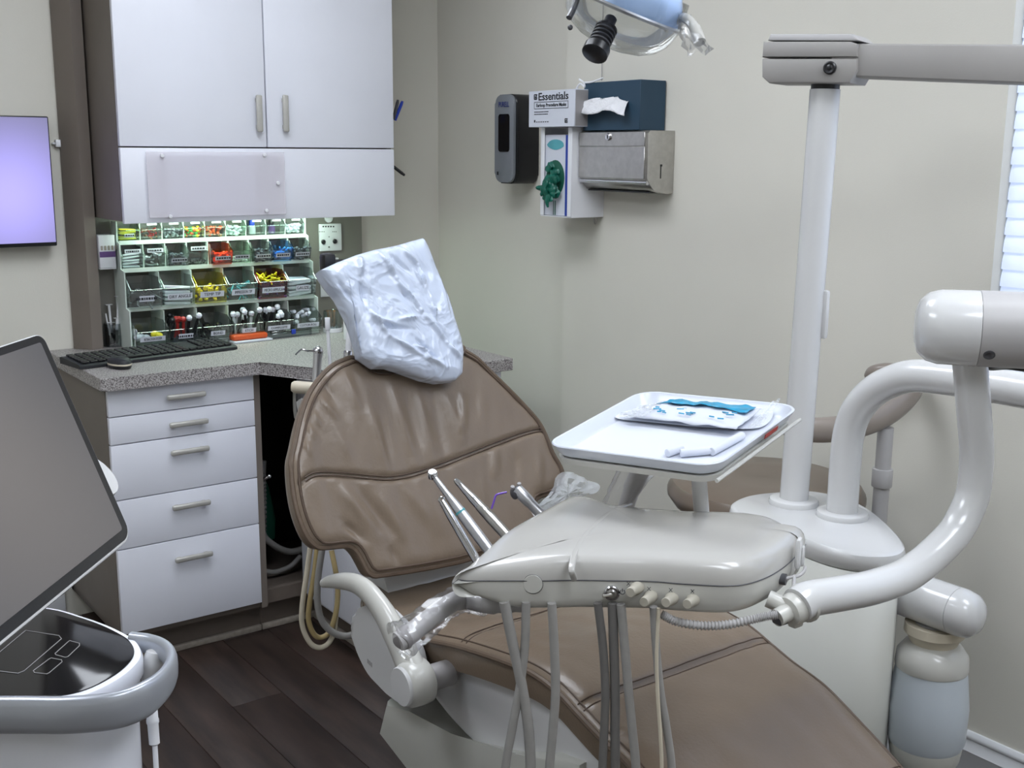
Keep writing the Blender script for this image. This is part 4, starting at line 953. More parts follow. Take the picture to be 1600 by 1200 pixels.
R = ridges(px_r([((566, 625), (600, 735), .010, .0035), ((590, 640), (606, 730), .007, -.003), ((603, 596), (642, 725), .010, .004), ((625, 600), (655, 720), .008, -.003), ((645, 600), (676, 735), .008, .004), ((667, 606), (692, 728), .009, -.003), ((688, 612), (718, 690), .008, .003), ((718, 605), (716, 690), .010, .0045), ((745, 600), (750, 680), .012, .002),
  ((486, 612), (530, 665), .006, .0035), ((478, 640), (500, 672), .005, .003), ((473, 662), (492, 692), .005, .003), ((468, 690), (484, 715), .005, .0025), ((497, 592), (522, 632), .006, -.003), ((530, 580), (560, 650), .009, .003), ((505, 640), (548, 730), .010, .002),
  ((520, 750), (585, 840), .014, .004), ((548, 760), (620, 850), .012, -.004), ((530, 815), (566, 846), .009, -.005), ((578, 755), (640, 865), .014, .004), ((620, 750), (675, 830), .012, .003), ((600, 850), (625, 890), .010, -.004), ((655, 760), (700, 850), .014, .0025), ((745, 740), (750, 800), .010, .002), ((835, 700), (838, 770), .012, .003), ((800, 700), (800, 770), .012, -.002), ((770, 690), (766, 760), .012, .0025)]))
seam_px = [(466, 757), (480, 746), (497, 742), (530, 743), (570, 747), (605, 749), (640, 743), (680, 730), (720, 715), (760, 699), (800, 684), (830, 675), (850, 672)]
seam = [uv(*p) for p in seam_px]; seamV = [V((a, b, 0)) for a, b in seam]
def bdisp(u, v, d):
    p = V((u, v, 0)); q = min(seg_d(p, a, b) for a, b in zip(seamV, seamV[1:]))
    s = 1.5*R(u, v, d)-.007*math.exp(-(q/.006)**2)
    s += .0035*NZ.noise(V((u*14, v*5, 1.7)))+.0012*NZ.noise(V((u*45, v*16, 4.2)))
    return s
fr = (BP, BU, BV, BN)
BT = .016
b = cushion(poly, fr, BT, .030, .06, bdisp, 150, 110); back = obj('backrest', b, 'leather', chair, ang=80)
b = B(); tube(b, [BP+BU*a+BV*c+BN*.003 for a, c in poly], .0060, 8, True); obj('piping', b, 'piping', back)
b = B(); pc = V((UC, 0, 0)); tube(b, [BP+BU*(a*.966)+BV*(c*.955+.001)+BN*.0135 for a, c in poly], .0028, 6, True); obj('stitched_edge', b, 'stitch', back)
for dv in (-.0035, .0035):
    b = B(); tube(b, [BP+BU*p.x+BV*(p.y+dv)+BN*(BT-.0015) for p in crom(seamV, 6)][3:-3], .0014, 5); obj('stitching', b, 'stitch', back)
# seat and leg rest
prof = [(2.06, .605), (1.98, .598), (1.90, .596), (1.80, .612), (1.70, .636), (1.62, .656), (1.526, .674), (1.434, .688), (1.378, .692), (1.323, .686), (1.27, .670), (1.22, .655), (1.154, .640), (1.09, .612), (1.02, .582), (.90, .525), (.75, .462), (.60, .41), (.45, .38)]
pr = crom([V((0, y, z)) for y, z in prof], 12); XS0, XS1 = 1.062, 1.502; n = len(pr)
def width(i):
    y = pr[i].y; w0, w1 = XS0, XS1
    if y > 1.9: e = min(1, (y-1.9)/.16); k = .10*(1-math.sqrt(max(0, 1-e*e))); w0 += k; w1 -= k
    if y < 1.1: k = (1.1-y)*.07; w0 += k; w1 -= k
    return w0, w1
sl = [((690, 1010), (735, 985), .010, .002), ((800, 1030), (840, 990), .012, .003), ((835, 1010), (850, 1050), .008, -.003)]
seam_y = [1.596, 1.275, .98]
b = B(); rows = []; m = 44
for i in range(n):
    w0, w1 = width(i); row = []; T = pr[min(i+1, n-1)]-pr[max(i-1, 0)]; nr = V((0, T.z, -T.y)).normalized()
    if nr.z < 0: nr = -nr
    for j in range(m+1):
        t = .5-.5*math.cos(PI*j/m); x = w0+(w1-w0)*t; d = min(t, 1-t)*(w1-w0); e = min(1, d/.05); h = .020*math.sqrt(max(0, 1-(1-e)**2))
        h += .004*NZ.noise(V((x*9, pr[i].y*9, 3)))*e+.002*NZ.noise(V((x*30, pr[i].y*16, 8)))*e
        for sy in seam_y: h -= .008*math.exp(-((pr[i].y-sy-(.02*math.sin(t*PI) if sy > 1.5 else .0))/.007)**2)*e
        row.append(V((x, pr[i].y, pr[i].z))+nr*h)
    rows.append(row)
top = grid(b, rows)
sk = []
for i in range(n):
    w0, w1 = width(i); T = pr[min(i+1, n-1)]-pr[max(i-1, 0)]; nr = V((0, T.z, -T.y)).normalized(); nr = nr if nr.z > 0 else -nr
    sk.append([V((w0+.012, pr[i].y, pr[i].z))-nr*.052, V((w1-.012, pr[i].y, pr[i].z))-nr*.052])
for i in range(n-1):
    pass
L0 = [b.verts.new(s[0]) for s in sk]; L1 = [b.verts.new(s[1]) for s in sk]
for i in range(n-1):
    b.faces.new((top[i][0], top[i+1][0], L0[i+1], L0[i])); b.faces.new((top[i+1][m], top[i][m], L1[i], L1[i+1])); b.faces.new((L0[i], L0[i+1], L1[i+1], L1[i]))
b.faces.new(list(top[0])+[L1[0], L0[0]]); b.faces.new((list(top[n-1])+[L1[n-1], L0[n-1]])[::-1])
seat = obj('seat', b, 'leather', chair, ang=50)
for w in (0, 1):
    b = B(); tube(b, [V((width(i)[w], pr[i].y, pr[i].z+.001)) for i in range(n)], .0055, 8); obj('piping', b, 'piping', seat)
    b = B(); s = 1 if w == 0 else -1; tube(b, [V((width(i)[w]+s*.010, pr[i].y, pr[i].z+.0125)) for i in range(n)], .0016, 6); obj('stitching', b, 'stitch', seat)
for sy in seam_y:
    for dy in (-.0075, .0075):
        b = B(); P = []
        for j in range(3, m-2):
            t = .5-.5*math.cos(PI*j/m); yy = sy+(.02*math.sin(t*PI) if sy > 1.5 else 0)+dy
            i = next(q for q in range(n-1) if pr[q].y >= yy >= pr[q+1].y); q = (pr[i].y-yy)/(pr[i].y-pr[i+1].y)
            P.append(rows[i][j].lerp(rows[i+1][j], q)+V((0, 0, .0006)))
        tube(b, P, .0012, 5); obj('stitching', b, 'stitch', seat)
# white plastic shell and lift below the seat
def ypx(lst, X): return [onx(x, y, X) for x, y in lst]
sh = [(1.80, .545), (1.70, .585), (1.55, .615), (1.43, .640), (1.36, .64), (1.28, .61), (1.20, .585), (1.12, .555), (1.14, .48), (1.30, .455), (1.42, .455), (1.55, .465), (1.66, .482), (1.74, .508)]
b = B(); prism(b, crom([V((1.09, y, z)) for y, z in sh], 3, True), (1, 0, 0), .385, .016, 3); obj('seat_shell', b, 'enamel', chair)
lf = [(603, 1094), (590, 1147), (640, 1212), (760, 1290), (900, 1300), (905, 1195), (867, 1180), (805, 1178), (707, 1155), (640, 1112)]
b = B(); prism(b, ypx(lf, 1.075), (1, 0, 0), .40, .010, 2); obj('lift_cover', b, 'enamel_side', chair)
b = B(); prism(b, [(1.12, 1.78, .02), (1.12, 1.72, .42), (1.12, 1.25, .42), (1.12, .95, .02)], (1, 0, 0), .32, .012, 2); obj('pedestal', b, 'enamel_side', chair)
b = B(); pl_ = [V((1.07, 1.95, 0)), V((1.07, .80, 0)), V((1.27, .66, 0)), V((1.48, .80, 0)), V((1.48, 1.95, 0)), V((1.27, 2.05, 0))]; prism(b, crom(pl_, 6, True), (0, 0, 1), .03, .008, 2); obj('base_plate', b, 'plastic_grey', chair)
b = B(); prism(b, [(1.14, 2.07, .42), (1.14, 2.13, .72), (1.14, 2.10, .78), (1.14, 2.04, .70), (1.14, 1.97, .58), (1.14, 1.9, .45)], (1, 0, 0), .26, .015, 2); obj('back_support', b, 'enamel', chair)
# side cover, arm rest
sc_ = [(568, 947), (586, 948), (612, 970), (640, 1005), (652, 1060), (640, 1104), (610, 1089), (590, 1070), (574, 1052), (560, 1025), (551, 1000), (546, 980), (553, 958)]
b = B(); prism(b, crom(ypx(sc_, 1.032), 3, True), (1, 0, 0), .028, .007, 2); cov = obj('side_cover', b, 'enamel', chair)
c = onx(577, 1035, 1.0315); b = B()
for i in range(3): box(b, (1.0318, c.y+.006-i*.007, c.z-.001*i), (.0006, .005, .009))
obj('maker_mark', b, 'plastic_grey2', cov)
ar = [(501, 908), (522, 895.5), (551, 895.5), (577, 905), (603, 928), (623, 951), (638, 970), (660, 1012), (678, 1048), (685, 1078), (674, 1100), (645, 1109), (622, 1098), (611, 1072), (612, 1035), (612, 1006), (604, 988), (594, 973), (577, 951), (561, 932), (541, 920), (522, 920), (506, 916)]
acl = [(504, 912, 8), (515, 909, 12), (530, 908, 15), (545, 909, 17), (560, 914, 19), (576, 926, 21), (592, 946, 23), (606, 968, 25), (618, 992, 27), (632, 1020, 29), (643, 1045, 32), (651, 1064, 35)]
AX_ = 1.002
pa = crom([onx(x, y, AX_) for x, y, w in acl], 4); wa = [acl[min(len(acl)-1, int(i/4))][2]+((acl[min(len(acl)-1, int(i/4)+1)][2]-acl[min(len(acl)-1, int(i/4))][2])*((i % 4)/4)) for i in range(len(pa))]
b = B(); tube(b, pa, [w*.00108 for w in wa], 20, up=(1, 0, 0))
for v in b.verts: v.co.x = AX_+(v.co.x-AX_)*.70
hb = onx(651, 1066, AX_); lathe(b, [(.026, -.030), (.036, -.028), (.041, -.020), (.042, 0), (.041, .018), (.032, .024)], hb, (1, 0, 0), 28); arm = obj('armrest', b, 'enamel_warm', chair, ang=60)
c = V((AX_-.029, hb.y, hb.z)); b = B(); lathe(b, [(.036, -.004), (.036, .003), (.034, .0055), (.002, .006)], c, (-1, 0, 0), 28); obj('pivot_cap', b, 'enamel', arm)
b = B(); c2 = onx(672, 1070, 1.03); cyl(b, (1.028, hb.y, hb.z), (1.075, hb.y, hb.z), .024, 20, .003); obj('pivot_shaft', b, 'plastic_grey2', arm)
# right arm rest (far side, mostly hidden)
b = B(); tube(b, [V((1.55, p.y, p.z)) for p in pa], [w*.00108 for w in wa], 20, up=(1, 0, 0)); obj('armrest', b, 'enamel_warm', chair)
# headrest under the bag
HP = BP+BV*.36+BN*.012
b = cushion([(x*.10, y*.075) for x, y in [(math.cos(t), math.sin(t)) for t in [2*PI*i/24 for i in range(24)]]], (HP, BU, BV, BN), .03, .05, .04, None, 20, 16); hr = obj('headrest', b, 'leather', chair)
b = B(); span(b, BP+BV*.2-BN*.05+V((-.03, -.004, 0)), BP+BV*.36-BN*.03+V((.03, .004, 0)), .003); obj('headrest_bar', b, 'satin', hr)
a = onp(512, 412, HP-BN*.05, BN); b = B(); box(b, a, (.03, .03, .045), .008); tube(b, crom([a, onp(513, 440, HP-BN*.05, BN), onp(524, 452, HP-BN*.05, BN), onp(545, 475, HP-BN*.05, BN)], 4), .007, 8); tube(b, [a, a+BU*.08], .008, 8); obj('headrest_lever', b, 'black', hr)
# plastic bag over the headrest
GP = BP+BV*.33+BN*.058
bag_px = [(499, 423), (525, 411), (556, 399), (583, 391.5), (620, 384), (640, 378), (658.7, 373), (663, 377), (668, 387), (681, 421), (691, 445), (700, 467), (711, 504), (720, 531), (723, 552), (721, 584), (711, 594.7), (687, 597), (663, 592), (633, 581), (609, 573), (588, 573), (563, 556), (559, 532), (552, 507), (540, 485), (529, 464), (515, 447), (508, 437)]
def guv(x, y): q = onp(x, y, GP, BN)-GP; return (q.x, q.dot(BV))
gpoly = [guv(*p) for p in bag_px]
RG = ridges([(guv(*a), guv(*c), w*.75, h) for a, c, w, h in [((584, 398), (612, 440), .006, .007), ((612, 440), (650, 490), .006, .008), ((650, 490), (690, 540), .006, .008), ((690, 540), (715, 566), .006, .007), ((592, 395), (640, 440), .008, -.005), ((618, 392), (646, 420), .006, .006), ((646, 420), (658, 452), .005, .007), ((640, 425), (652, 452), .004, .006), ((556, 402), (556, 440), .006, .006), ((556, 440), (566, 490), .007, -.006),
  ((566, 485), (600, 530), .006, .008), ((600, 530), (650, 560), .006, .007), ((650, 560), (690, 578), .007, .008), ((575, 500), (612, 512), .006, .005), ((612, 505), (646, 500), .006, .007), ((580, 512), (640, 520), .006, -.006), ((660, 480), (676, 496), .004, .006), ((668, 480), (672, 505), .004, .006), ((560, 440), (575, 470), .006, .005), ((520, 440), (550, 480), .006, -.005), ((636, 530), (680, 570), .006, -.006), ((662, 500), (690, 525), .006, .005), ((690, 440), (700, 500), .007, -.004), ((640, 545), (668, 556), .004, .006), ((655, 545), (662, 575), .004, .005), ((615, 455), (640, 480), .005, -.005)]])
def gdisp(u, v, d):
    s = 1.5*RG(u, v, d); p = V((u*9, v*9, 2.2)); n1 = NZ.noise(p); q = V((u*26+n1*1.5, v*26, 5))
    s += .005*n1+.0022*(1-abs(NZ.noise(q))*2.2)+.0012*(1-abs(NZ.noise(q*2.6))*2)*max(0, NZ.noise(V((u*12, v*12, 11)))+.2)
    return s
b = cushion(gpoly, (GP, BU, BV, BN), .022, .03, .05, gdisp, 170, 160)
single('headrest_bag', b, 'bag', 'crinkled white plastic bag pulled over the chair headrest', 'plastic bag', tuple(GP), ang=70)
# clear plastic sheet tucked beside the backrest
b = B(); P = []
cs = [(872, 742), (890, 738), (915, 748), (936, 758), (930, 770), (900, 780), (870, 800), (845, 815), (830, 800), (855, 775)]
A = [onp(x, y, V((1.52, 1.86, .74)), BN) for x, y in cs]; c0 = sum(A, V((0, 0, 0)))/len(A)
A = crom(A, 5, True)
P = [[c0.lerp(a, s)+BN*(.012*NZ.noise(V((a.x*40, a.z*40, s*4)))+.01*(1-s)) for a in A+[A[0]]] for s in (.02, .3, .5, .7, .85, 1)]
grid(b, P); o = single('plastic_sheet', b, 'film_clear', 'crumpled clear plastic sheet sticking out right of the backrest', 'plastic sheet', tuple(c0))
# ------------------------------------------------------------------ delivery unit
ZH = .97
hd_ = V((FWD.x, FWD.y, 0)).normalized()
front_px = [(1237, 876), (1209, 897), (1175, 911), (1136, 916), (1068, 913), (1018, 909), (960, 908), (900, 907), (849, 908), (800, 908), (760, 908), (730, 908), (712, 906)]
back_px = [(709, 900), (745, 868), (790, 832), (840, 800), (880, 775), (899, 768), (915, 772), (940, 781), (985, 787), (1040, 791), (1084, 794), (1162, 796), (1205, 800), (1236, 813), (1254, 828)]
S = [onz(x, y, ZH) for x, y in front_px]+[V((*onz(x, y, ZH+.010+.022*min(1, i/5)).xy, ZH)) for i, (x, y) in enumerate(back_px)]+[onz(1258, 850, ZH)]
S = crom(S, 5, True); hc = sum(S, V((0, 0, 0)))/len(S); hc = V((hc.x+.02, hc.y-.01, ZH)); tip = onz(710, 904, ZH)
du = root('delivery_unit', (1.1, 1.15, 0), 'white dental delivery unit with handpieces and hoses hanging from a curved arm', 'delivery unit')
def ring(s, z):
    out = []
    for p in S:
        k = min(1, (p-tip).length/.085); k = k*(2-k); out.append(V((hc.x+(p.x-hc.x)*s, hc.y+(p.y-hc.y)*s, ZH+(z-ZH)*(.25+.75*k))))
    return out
def ringt(s, z):
    out = []
    for p in S:
        q = V((hc.x+(p.x-hc.x)*s, hc.y+(p.y-hc.y)*s, 0)); k = min(1, ((V((q.x, q.y, ZH)))-tip).length/.16); k = k*k*(3-2*k); out.append(V((q.x, q.y, ZH+(z-ZH)*(.55+.45*k))))
    return out
b = B(); loft(b, [ring(.86, .928), ring(.93, .9295), ring(.968, .935), ring(.99, .945), ring(1.0, .958), ring(1.0, .9693)]); low = obj('lower_body', b, 'enamel_warm', du, ang=60)
b = B(); loft(b, [ringt(.985, .9685), ringt(.985, .9705), ringt(1.0, .9712), ringt(.998, .977), ringt(.986, .986), ringt(.964, .993), ringt(.93, .998), ringt(.86, 1.002), ringt(.7, 1.005), ringt(.45, 1.007)], True, False)
vt = list(b.verts)[-len(S):]; cv = b.verts.new(V((hc.x, hc.y, 1.0082)))
for i in range(len(vt)): b.faces.new((vt[i], vt[(i+1) % len(vt)], cv))
cov = obj('top_cover', b, 'head_cover', du, ang=60)
b = B(); tube(b, [p+V((0, 0, .0002)) for p in ring(1.0, .97)], .0009, 6, True); obj('cover_seam', b, 'plastic_dark', cov)
# raised ridge across the cover
rp = [(985, 787), (960, 797), (935, 815), (912, 840), (898, 865), (893, 890), (898, 906)]
zz = [1.001, 1.0045, 1.0062, 1.0055, 1.0015, .993, .976]
b = B(); tube(b, crom([onz(x, y, z) for (x, y), z in zip(rp, zz)], 6), .0024, 8, flat=1.8); obj('cover_ridge', b, 'head_cover', cov)
# front plane of the lower body
FA = onz(900, 907, ZH); FB = onz(1068, 913, ZH); fd = (FB-FA).normalized(); fn = V((0, 0, 1)).cross(fd)
if fn.dot(EYE-FA) < 0: fn = -fn
def fp(x, y, off=0.0): return onp(x, y, FA+fn*off, fn)
def surf(x, y):
    dg = None
    return fp(x, y, 0)
c = onz(833, 911, .966)+fn*.003; b = B(); lathe(b, [(.0132, -.004), (.0132, .001), (.0125, .002), (.0, .0022)], c, fn, 28); obj('round_cover', b, 'enamel_warm', low)
b = B(); lathe(b, [(.0132, .0004), (.0137, .0012), (.0132, .0016)], c, fn, 28, cap=False); obj('cover_gap', b, 'plastic_dark', low)
for i, (bx, by, tx, ty) in enumerate(((996, 918, 984.5, 926), (1017, 932, 1006, 941), (1051, 934, 1040, 942), (1085, 936, 1073, 944.5))):
    o_ = fp(bx, by, -.004); b = B(); ax_ = (fp(tx, ty, .024)-fp(bx, by, 0)).normalized(); lathe(b, [(.0085, -.004), (.0085, .008), (.007, .013), (.0062, .020), (.0066, .021), (.0066, .025), (.006, .026)], o_, ax_, 20); kn = obj('control_knob', b, 'knob', low)
    m0 = fp(bx-3 if i else bx-14, by-12 if i else by-6, .0012); b = B()
    for q0, q1 in (((-1, -1.2), (1, 1.2)), ((-1, 1.2), (1, -1.2))):
        tube(b, [m0+fd*q0[0]*.0022+V((0, 0, q0[1]*.0022)), m0+fd*q1[0]*.0022+V((0, 0, q1[1]*.0022))], .0004, 4)
    obj('printed_mark', b, 'ink', low)
c = fp(956, 926, -.003); b = B(); lathe(b, [(.0105, -.002), (.0105, .003), (.009, .0045), (.006, .0045)], c, fn, 24); obj('switch_ring', b, 'chrome', low)
b = B(); lathe(b, [(.0062, 0), (.0062, .006), (.005, .008)], c, fn, 16); tube(b, [c+fn*.006, c+fn*.011-fd*.006, c+fn*.013-fd*.012], [.0025, .002, .0025], 8); obj('switch_lever', b, 'steel', low)
c = fp(972.5, 925, .001); b = B(); tube(b, [c+fd*.0032*math.sin(t)+V((0, 0, .0032*math.cos(t))) for t in [.6+(2*PI-1.2)*i/16 for i in range(17)]], .0005, 5); tube(b, [c+V((0, 0, .0005)), c+V((0, 0, .0045))], .0005, 5); obj('power_symbol', b, 'ink', low)
c = fp(1117, 937, -.006); b = B(); lathe(b, [(.0055, 0), (.0055, .004), (.004, .0052), (.0005, .0056)], c, fn, 18); obj('button', b, 'enamel', low)
# latch with keys at the right end
lc = onz(1240, 880, ZH); b = B(); dR = (onz(1258, 840, ZH)-onz(1225, 890, ZH)).normalized(); nR = dR.cross(V((0, 0, 1))); nR = nR if nR.x > 0 else -nR
lq = onz(1243, 872, .975)
MR = Matrix((dR, nR, V((0, 0, 1)))).transposed()
b = B(); box(b, lq+nR*.004+V((0, 0, .008)), (.020, .008, .044), .004, 2, MR); box(b, lq+nR*.009+dR*.003+V((0, 0, .004)), (.010, .005, .03), .002, 1, MR); hk = obj('holder_clip', b, 'enamel', du)
b = B(); q0 = onz(1224, 905, .955); tube(b, [q0-nR*.006, q0+nR*.004], .008, 14); obj('clip_socket', b, 'plastic_dark', hk)
b = B(); tube(b, crom([q0, onz(1236, 902, .957), onz(1247, 900, .957), onz(1256, 893, .96), onz(1258, 886, .963)], 4), .0024, 8); tube(b, [onz(1240, 918, .953), onz(1241, 900, .957)], .0025, 8); obj('clip_lever', b, 'plastic_grey', hk)
# curved arm, knuckle and balance arm
Jp = onz(1246, 946, .935); Pb = onz(1522, 858, .94)
low_px = [(1264, 936), (1316, 927), (1360, 918.6), (1404, 904), (1433, 887), (1464, 861), (1495, 827), (1517, 782), (1524, 745), (1525.6, 698), (1521, 634), (1515, 560)]
vp = (Pb-Jp); vp.z = 0; vn = V((-vp.y, vp.x, 0)).normalized()
pts = [Jp]+[onp(x, y, Pb, vn) for x, y in low_px]
b = B(); tube(b, crom(pts, 5), .0245, 24); obj('curved_arm', b, 'enamel', du)
Kt = pts[-1]; vdirp = (ray(1600, 514)-ray(1440, 510))
kd_ = V((.62, -.78, .0)).normalized(); KC = V((Kt.x, Kt.y, Kt.z+.048))
cen = onp(1500, 512, KC, vn)
b = B(); r0 = .054; e0 = onp(1436, 509, KC, vn); axv = (KC-e0); axv = V((kd_.x, kd_.y, 0))
st = cen-axv*.062
lathe(b, [(.001, 0), (.022, .001), (.038, .006), (.049, .018), (.0535, .034), (.054, .085)], st, axv, 32, cap=False); obj('knuckle', b, 'enamel', du)
b = B(); lathe(b, [(.0538, .0856), (.054, .088), (.054, .42)], st, axv, 32); ba = obj('balance_arm', b, 'plastic_grey', du)
c = onp(1531, 549, st+V((0, 0, 0)), vn); cs_ = st+axv*.098; 
tv = (EYE-cs_); tv = (tv-axv*tv.dot(axv)); tv = tv.normalized(); sd = axv.cross(tv); sc0 = cs_+(tv*.78-V((0, 0, 1))*.63).normalized()*.0535
nn_ = (sc0-cs_).normalized(); b = B(); lathe(b, [(.008, -.001), (.008, .001), (.006, .0015), (.004, .0005)], sc0, nn_, 18); obj('set_screw', b, 'plastic_dark', ba)
b = B(); tube(b, crom([onp(1540, 568, KC, vn), onp(1550, 573, KC, vn), onp(1575, 572, KC+V((0, .02, 0)), vn), onp(1610, 576, KC, vn)], 4), .006, 8); obj('cable', b, 'black', ba)
# joint to console arm (outside the picture)
je = st+axv*.42; b = B(); lathe(b, [(.05, -.09), (.05, .06), (.04, .07)], (je.x, je.y, je.z), (0, 0, 1), 28); obj('joint', b, 'enamel', ba)
# end joint under the head
b = B(); jx = onz(1238, 952, .93); ad = (pts[1]-pts[0]).normalized(); lathe(b, [(.012, -.030), (.012, -.010), (.020, -.008), (.022, 0), (.0225, .018), (.027, .019), (.0275, .024)], jx, ad, 24); obj('arm_joint', b, 'enamel_warm', du)
b = B(); box(b, jx-ad*.022+V((0, 0, -.002)), (.016, .016, .018), .002); obj('joint_pin', b, 'plastic_dark', du)
b = B(); box(b, jx+ad*.008+V((0, 0, -.022)), (.018, .014, .012), .003); obj('joint_tab', b, 'enamel_warm', du)
b = B(); jj = onz(1200, 935, .94); tube(b, [jj, jx], .012, 12); obj('joint_neck', b, 'enamel_warm', du)
# corrugated hose along the underside
cp = crom([fp(x, y, .0) for x, y in ((1034, 960), (1057, 971), (1097, 977.5), (1136, 976), (1175, 968), (1197, 963), (1216, 960))], 14); N_ = len(cp)
cp2 = []; rr = []
for i in range(N_-1):
    for k in range(2): cp2.append(cp[i].lerp(cp[i+1], k/2)); rr.append(.0062 if len(cp2) % 4 < 2 else .0048)
b = B(); tube(b, cp2, rr, 12); obj('corrugated_hose', b, 'plastic_grey', du)
# handpieces
e_in = (onz(899, 768, ZH)-onz(709, 904, ZH)).normalized(); e_out = V((-e_in.y, e_in.x, 0))
def inst(bx, by, tx, ty, zb=.965):
    p0 = onz(bx, by, zb); n_ = V((e_out.y, -e_out.x, 0)); return p0, onp(tx, ty, p0, n_)
def turned(nm, p0, p1, prof, m, par, seg=16):
    d = p1-p0; L = d.length; b = B(); lathe(b, [(r, h*L) for r, h in prof], p0, d, seg); return obj(nm, b, m, par)
p0, p1 = inst(763, 858, 676, 742); d = (p1-p0)
h1 = root('slow_handpiece', p0, 'thick pale handpiece with blue ring, second from the front in the delivery unit', 'handpiece', 'handpieces in the delivery unit')
turned('sleeve', p0-d*.15, p1, [(.0085, 0), (.0088, .30), (.0086, .52), (.0080, .56)], 'satin', h1)
turned('ring', p0-d*.15, p1, [(.0083, .555), (.0084, .56), (.0083, .575)], 'teal', h1)
turned('neck', p0-d*.15, p1, [(.0079, .575), (.0070, .66), (.0052, .78), (.0046, .90), (.0040, .99)], 'satin', h1)
b = B(); hdv = (FWD*-.5+V((0, 0, .85))).normalized(); lathe(b, [(.005, -.006), (.0072, -.004), (.0072, .004), (.006, .006), (.002, .0065)], p1, hdv, 18); obj('head', b, 'chrome', h1)
p0, p1 = inst(745, 876, 690, 782); d = (p1-p0)
h2 = root('thin_handpiece', p0, 'slim chrome handpiece with ring tip, frontmost in the delivery unit', 'handpiece', 'handpieces in the delivery unit')
turned('body', p0-d*.15, p1, [(.0062, 0), (.0065, .4), (.0060, .75), (.0048, .96), (.0040, 1.0)], 'chrome', h2)
b = B(); lathe(b, [(.0018, -.0015), (.0044, -.0012), (.0052, 0), (.0044, .0012), (.0018, .0015)], p1+V((0, 0, .001)), -FWD, 18, cap=False); obj('ring_tip', b, 'chrome', h2)
p0, p1 = inst(793, 838, 711, 749); d = (p1-p0)
h3 = root('straight_handpiece', p0, 'straight steel handpiece with knurled nose, third in the delivery unit', 'handpiece', 'handpieces in the delivery unit')
turned('body', p0-d*.15, p1, [(.0085, 0), (.0088, .42), (.0080, .50), (.0086, .51), (.0080, .54), (.0076, .60)], 'steel', h3)
turned('nose', p0-d*.15, p1, [(.0074, .60), (.0072, .70), (.0056, .80), (.0058, .81), (.0048, .90), (.0046, .96), (.003, 1.0)], 'chrome', h3)
p0, p1 = inst(848, 806, 806, 763); d = (p1-p0)
h4 = root('air_syringe', p0, 'pale air water syringe with two buttons and purple tip in the delivery unit', 'syringe')
turned('handle', p0-d*.2, p1, [(.0085, 0), (.0085, .55), (.0095, .58), (.0100, .85), (.0098, .97), (.006, 1.0)], 'satin', h4)
bt = p1; b = B(); sdv = V((0, 0, 1)); 
lathe(b, [(.0098, -.008), (.0105, -.004), (.0095, .006), (.005, .009)], p1+V((0, 0, -.006))-d.normalized()*.002, (FWD*-.6+RGT*-.75+UPV*-.2), 18); obj('head', b, 'plastic_dark', h4)
for s in (-1, 1):
    b = B(); lathe(b, [(.0036, 0), (.0036, .003), (.003, .004)], p1+RGT*.0052*s+UPV*(.003+.0025*s)-FWD*.004, (UPV*.8-FWD*.6), 12); obj('button', b, 'plastic_grey2', h4)
pd = (p1-EYE).dot(FWD); b = B(); tube(b, crom([ond(792, 769, pd), ond(783, 771, pd), ond(775, 774, pd), ond(772, 783, pd), ond(768, 795, pd)], 4), .0017, 8); obj('tip', b, 'violet', h4)
# supply hoses
hz = [([(788, 950), (800, 1000), (815, 1070), (826, 1140), (829, 1210)], 'hose', .0072), ([(822, 950), (820, 1010), (812, 1075), (800, 1140), (789, 1210)], 'hose', .0060), ([(862, 952), (866, 1010), (868, 1080), (864, 1140), (858, 1210)], 'hose', .0062), ([(934, 952), (942, 1010), (946, 1080), (944, 1140), (941, 1210)], 'hose_dark', .0058), ([(957, 952), (959, 1010), (961, 1080), (961, 1140), (961, 1210)], 'hose_dark', .0066), ([(970, 954), (976, 1010), (982, 1080), (988, 1140), (994, 1210)], 'hose', .0062), ([(1021, 958), (1025, 1010), (1032, 1080), (1042, 1140), (1050, 1210)], 'hose', .0055), ([(1029, 960), (1026, 1020), (1028, 1090), (1032, 1150), (1034, 1210)], 'hose_cream', .0026)]
for i, (px, m, rr) in enumerate(hz):
    t0 = onz(px[0][0], px[0][1]-10, .94); P = [t0]+[onp(x, y, t0, hd_) for x, y in px[1:]]
    e = P[-1]; P += [e+V((0, 0, -.10)), e+V((.05, .03, -.19)), e+V((.14, .05, -.20)), e+V((.20, .05, -.12))]
    b = B(); tube(b, crom(P, 5), rr, 10); obj('supply_hose', b, m, low)
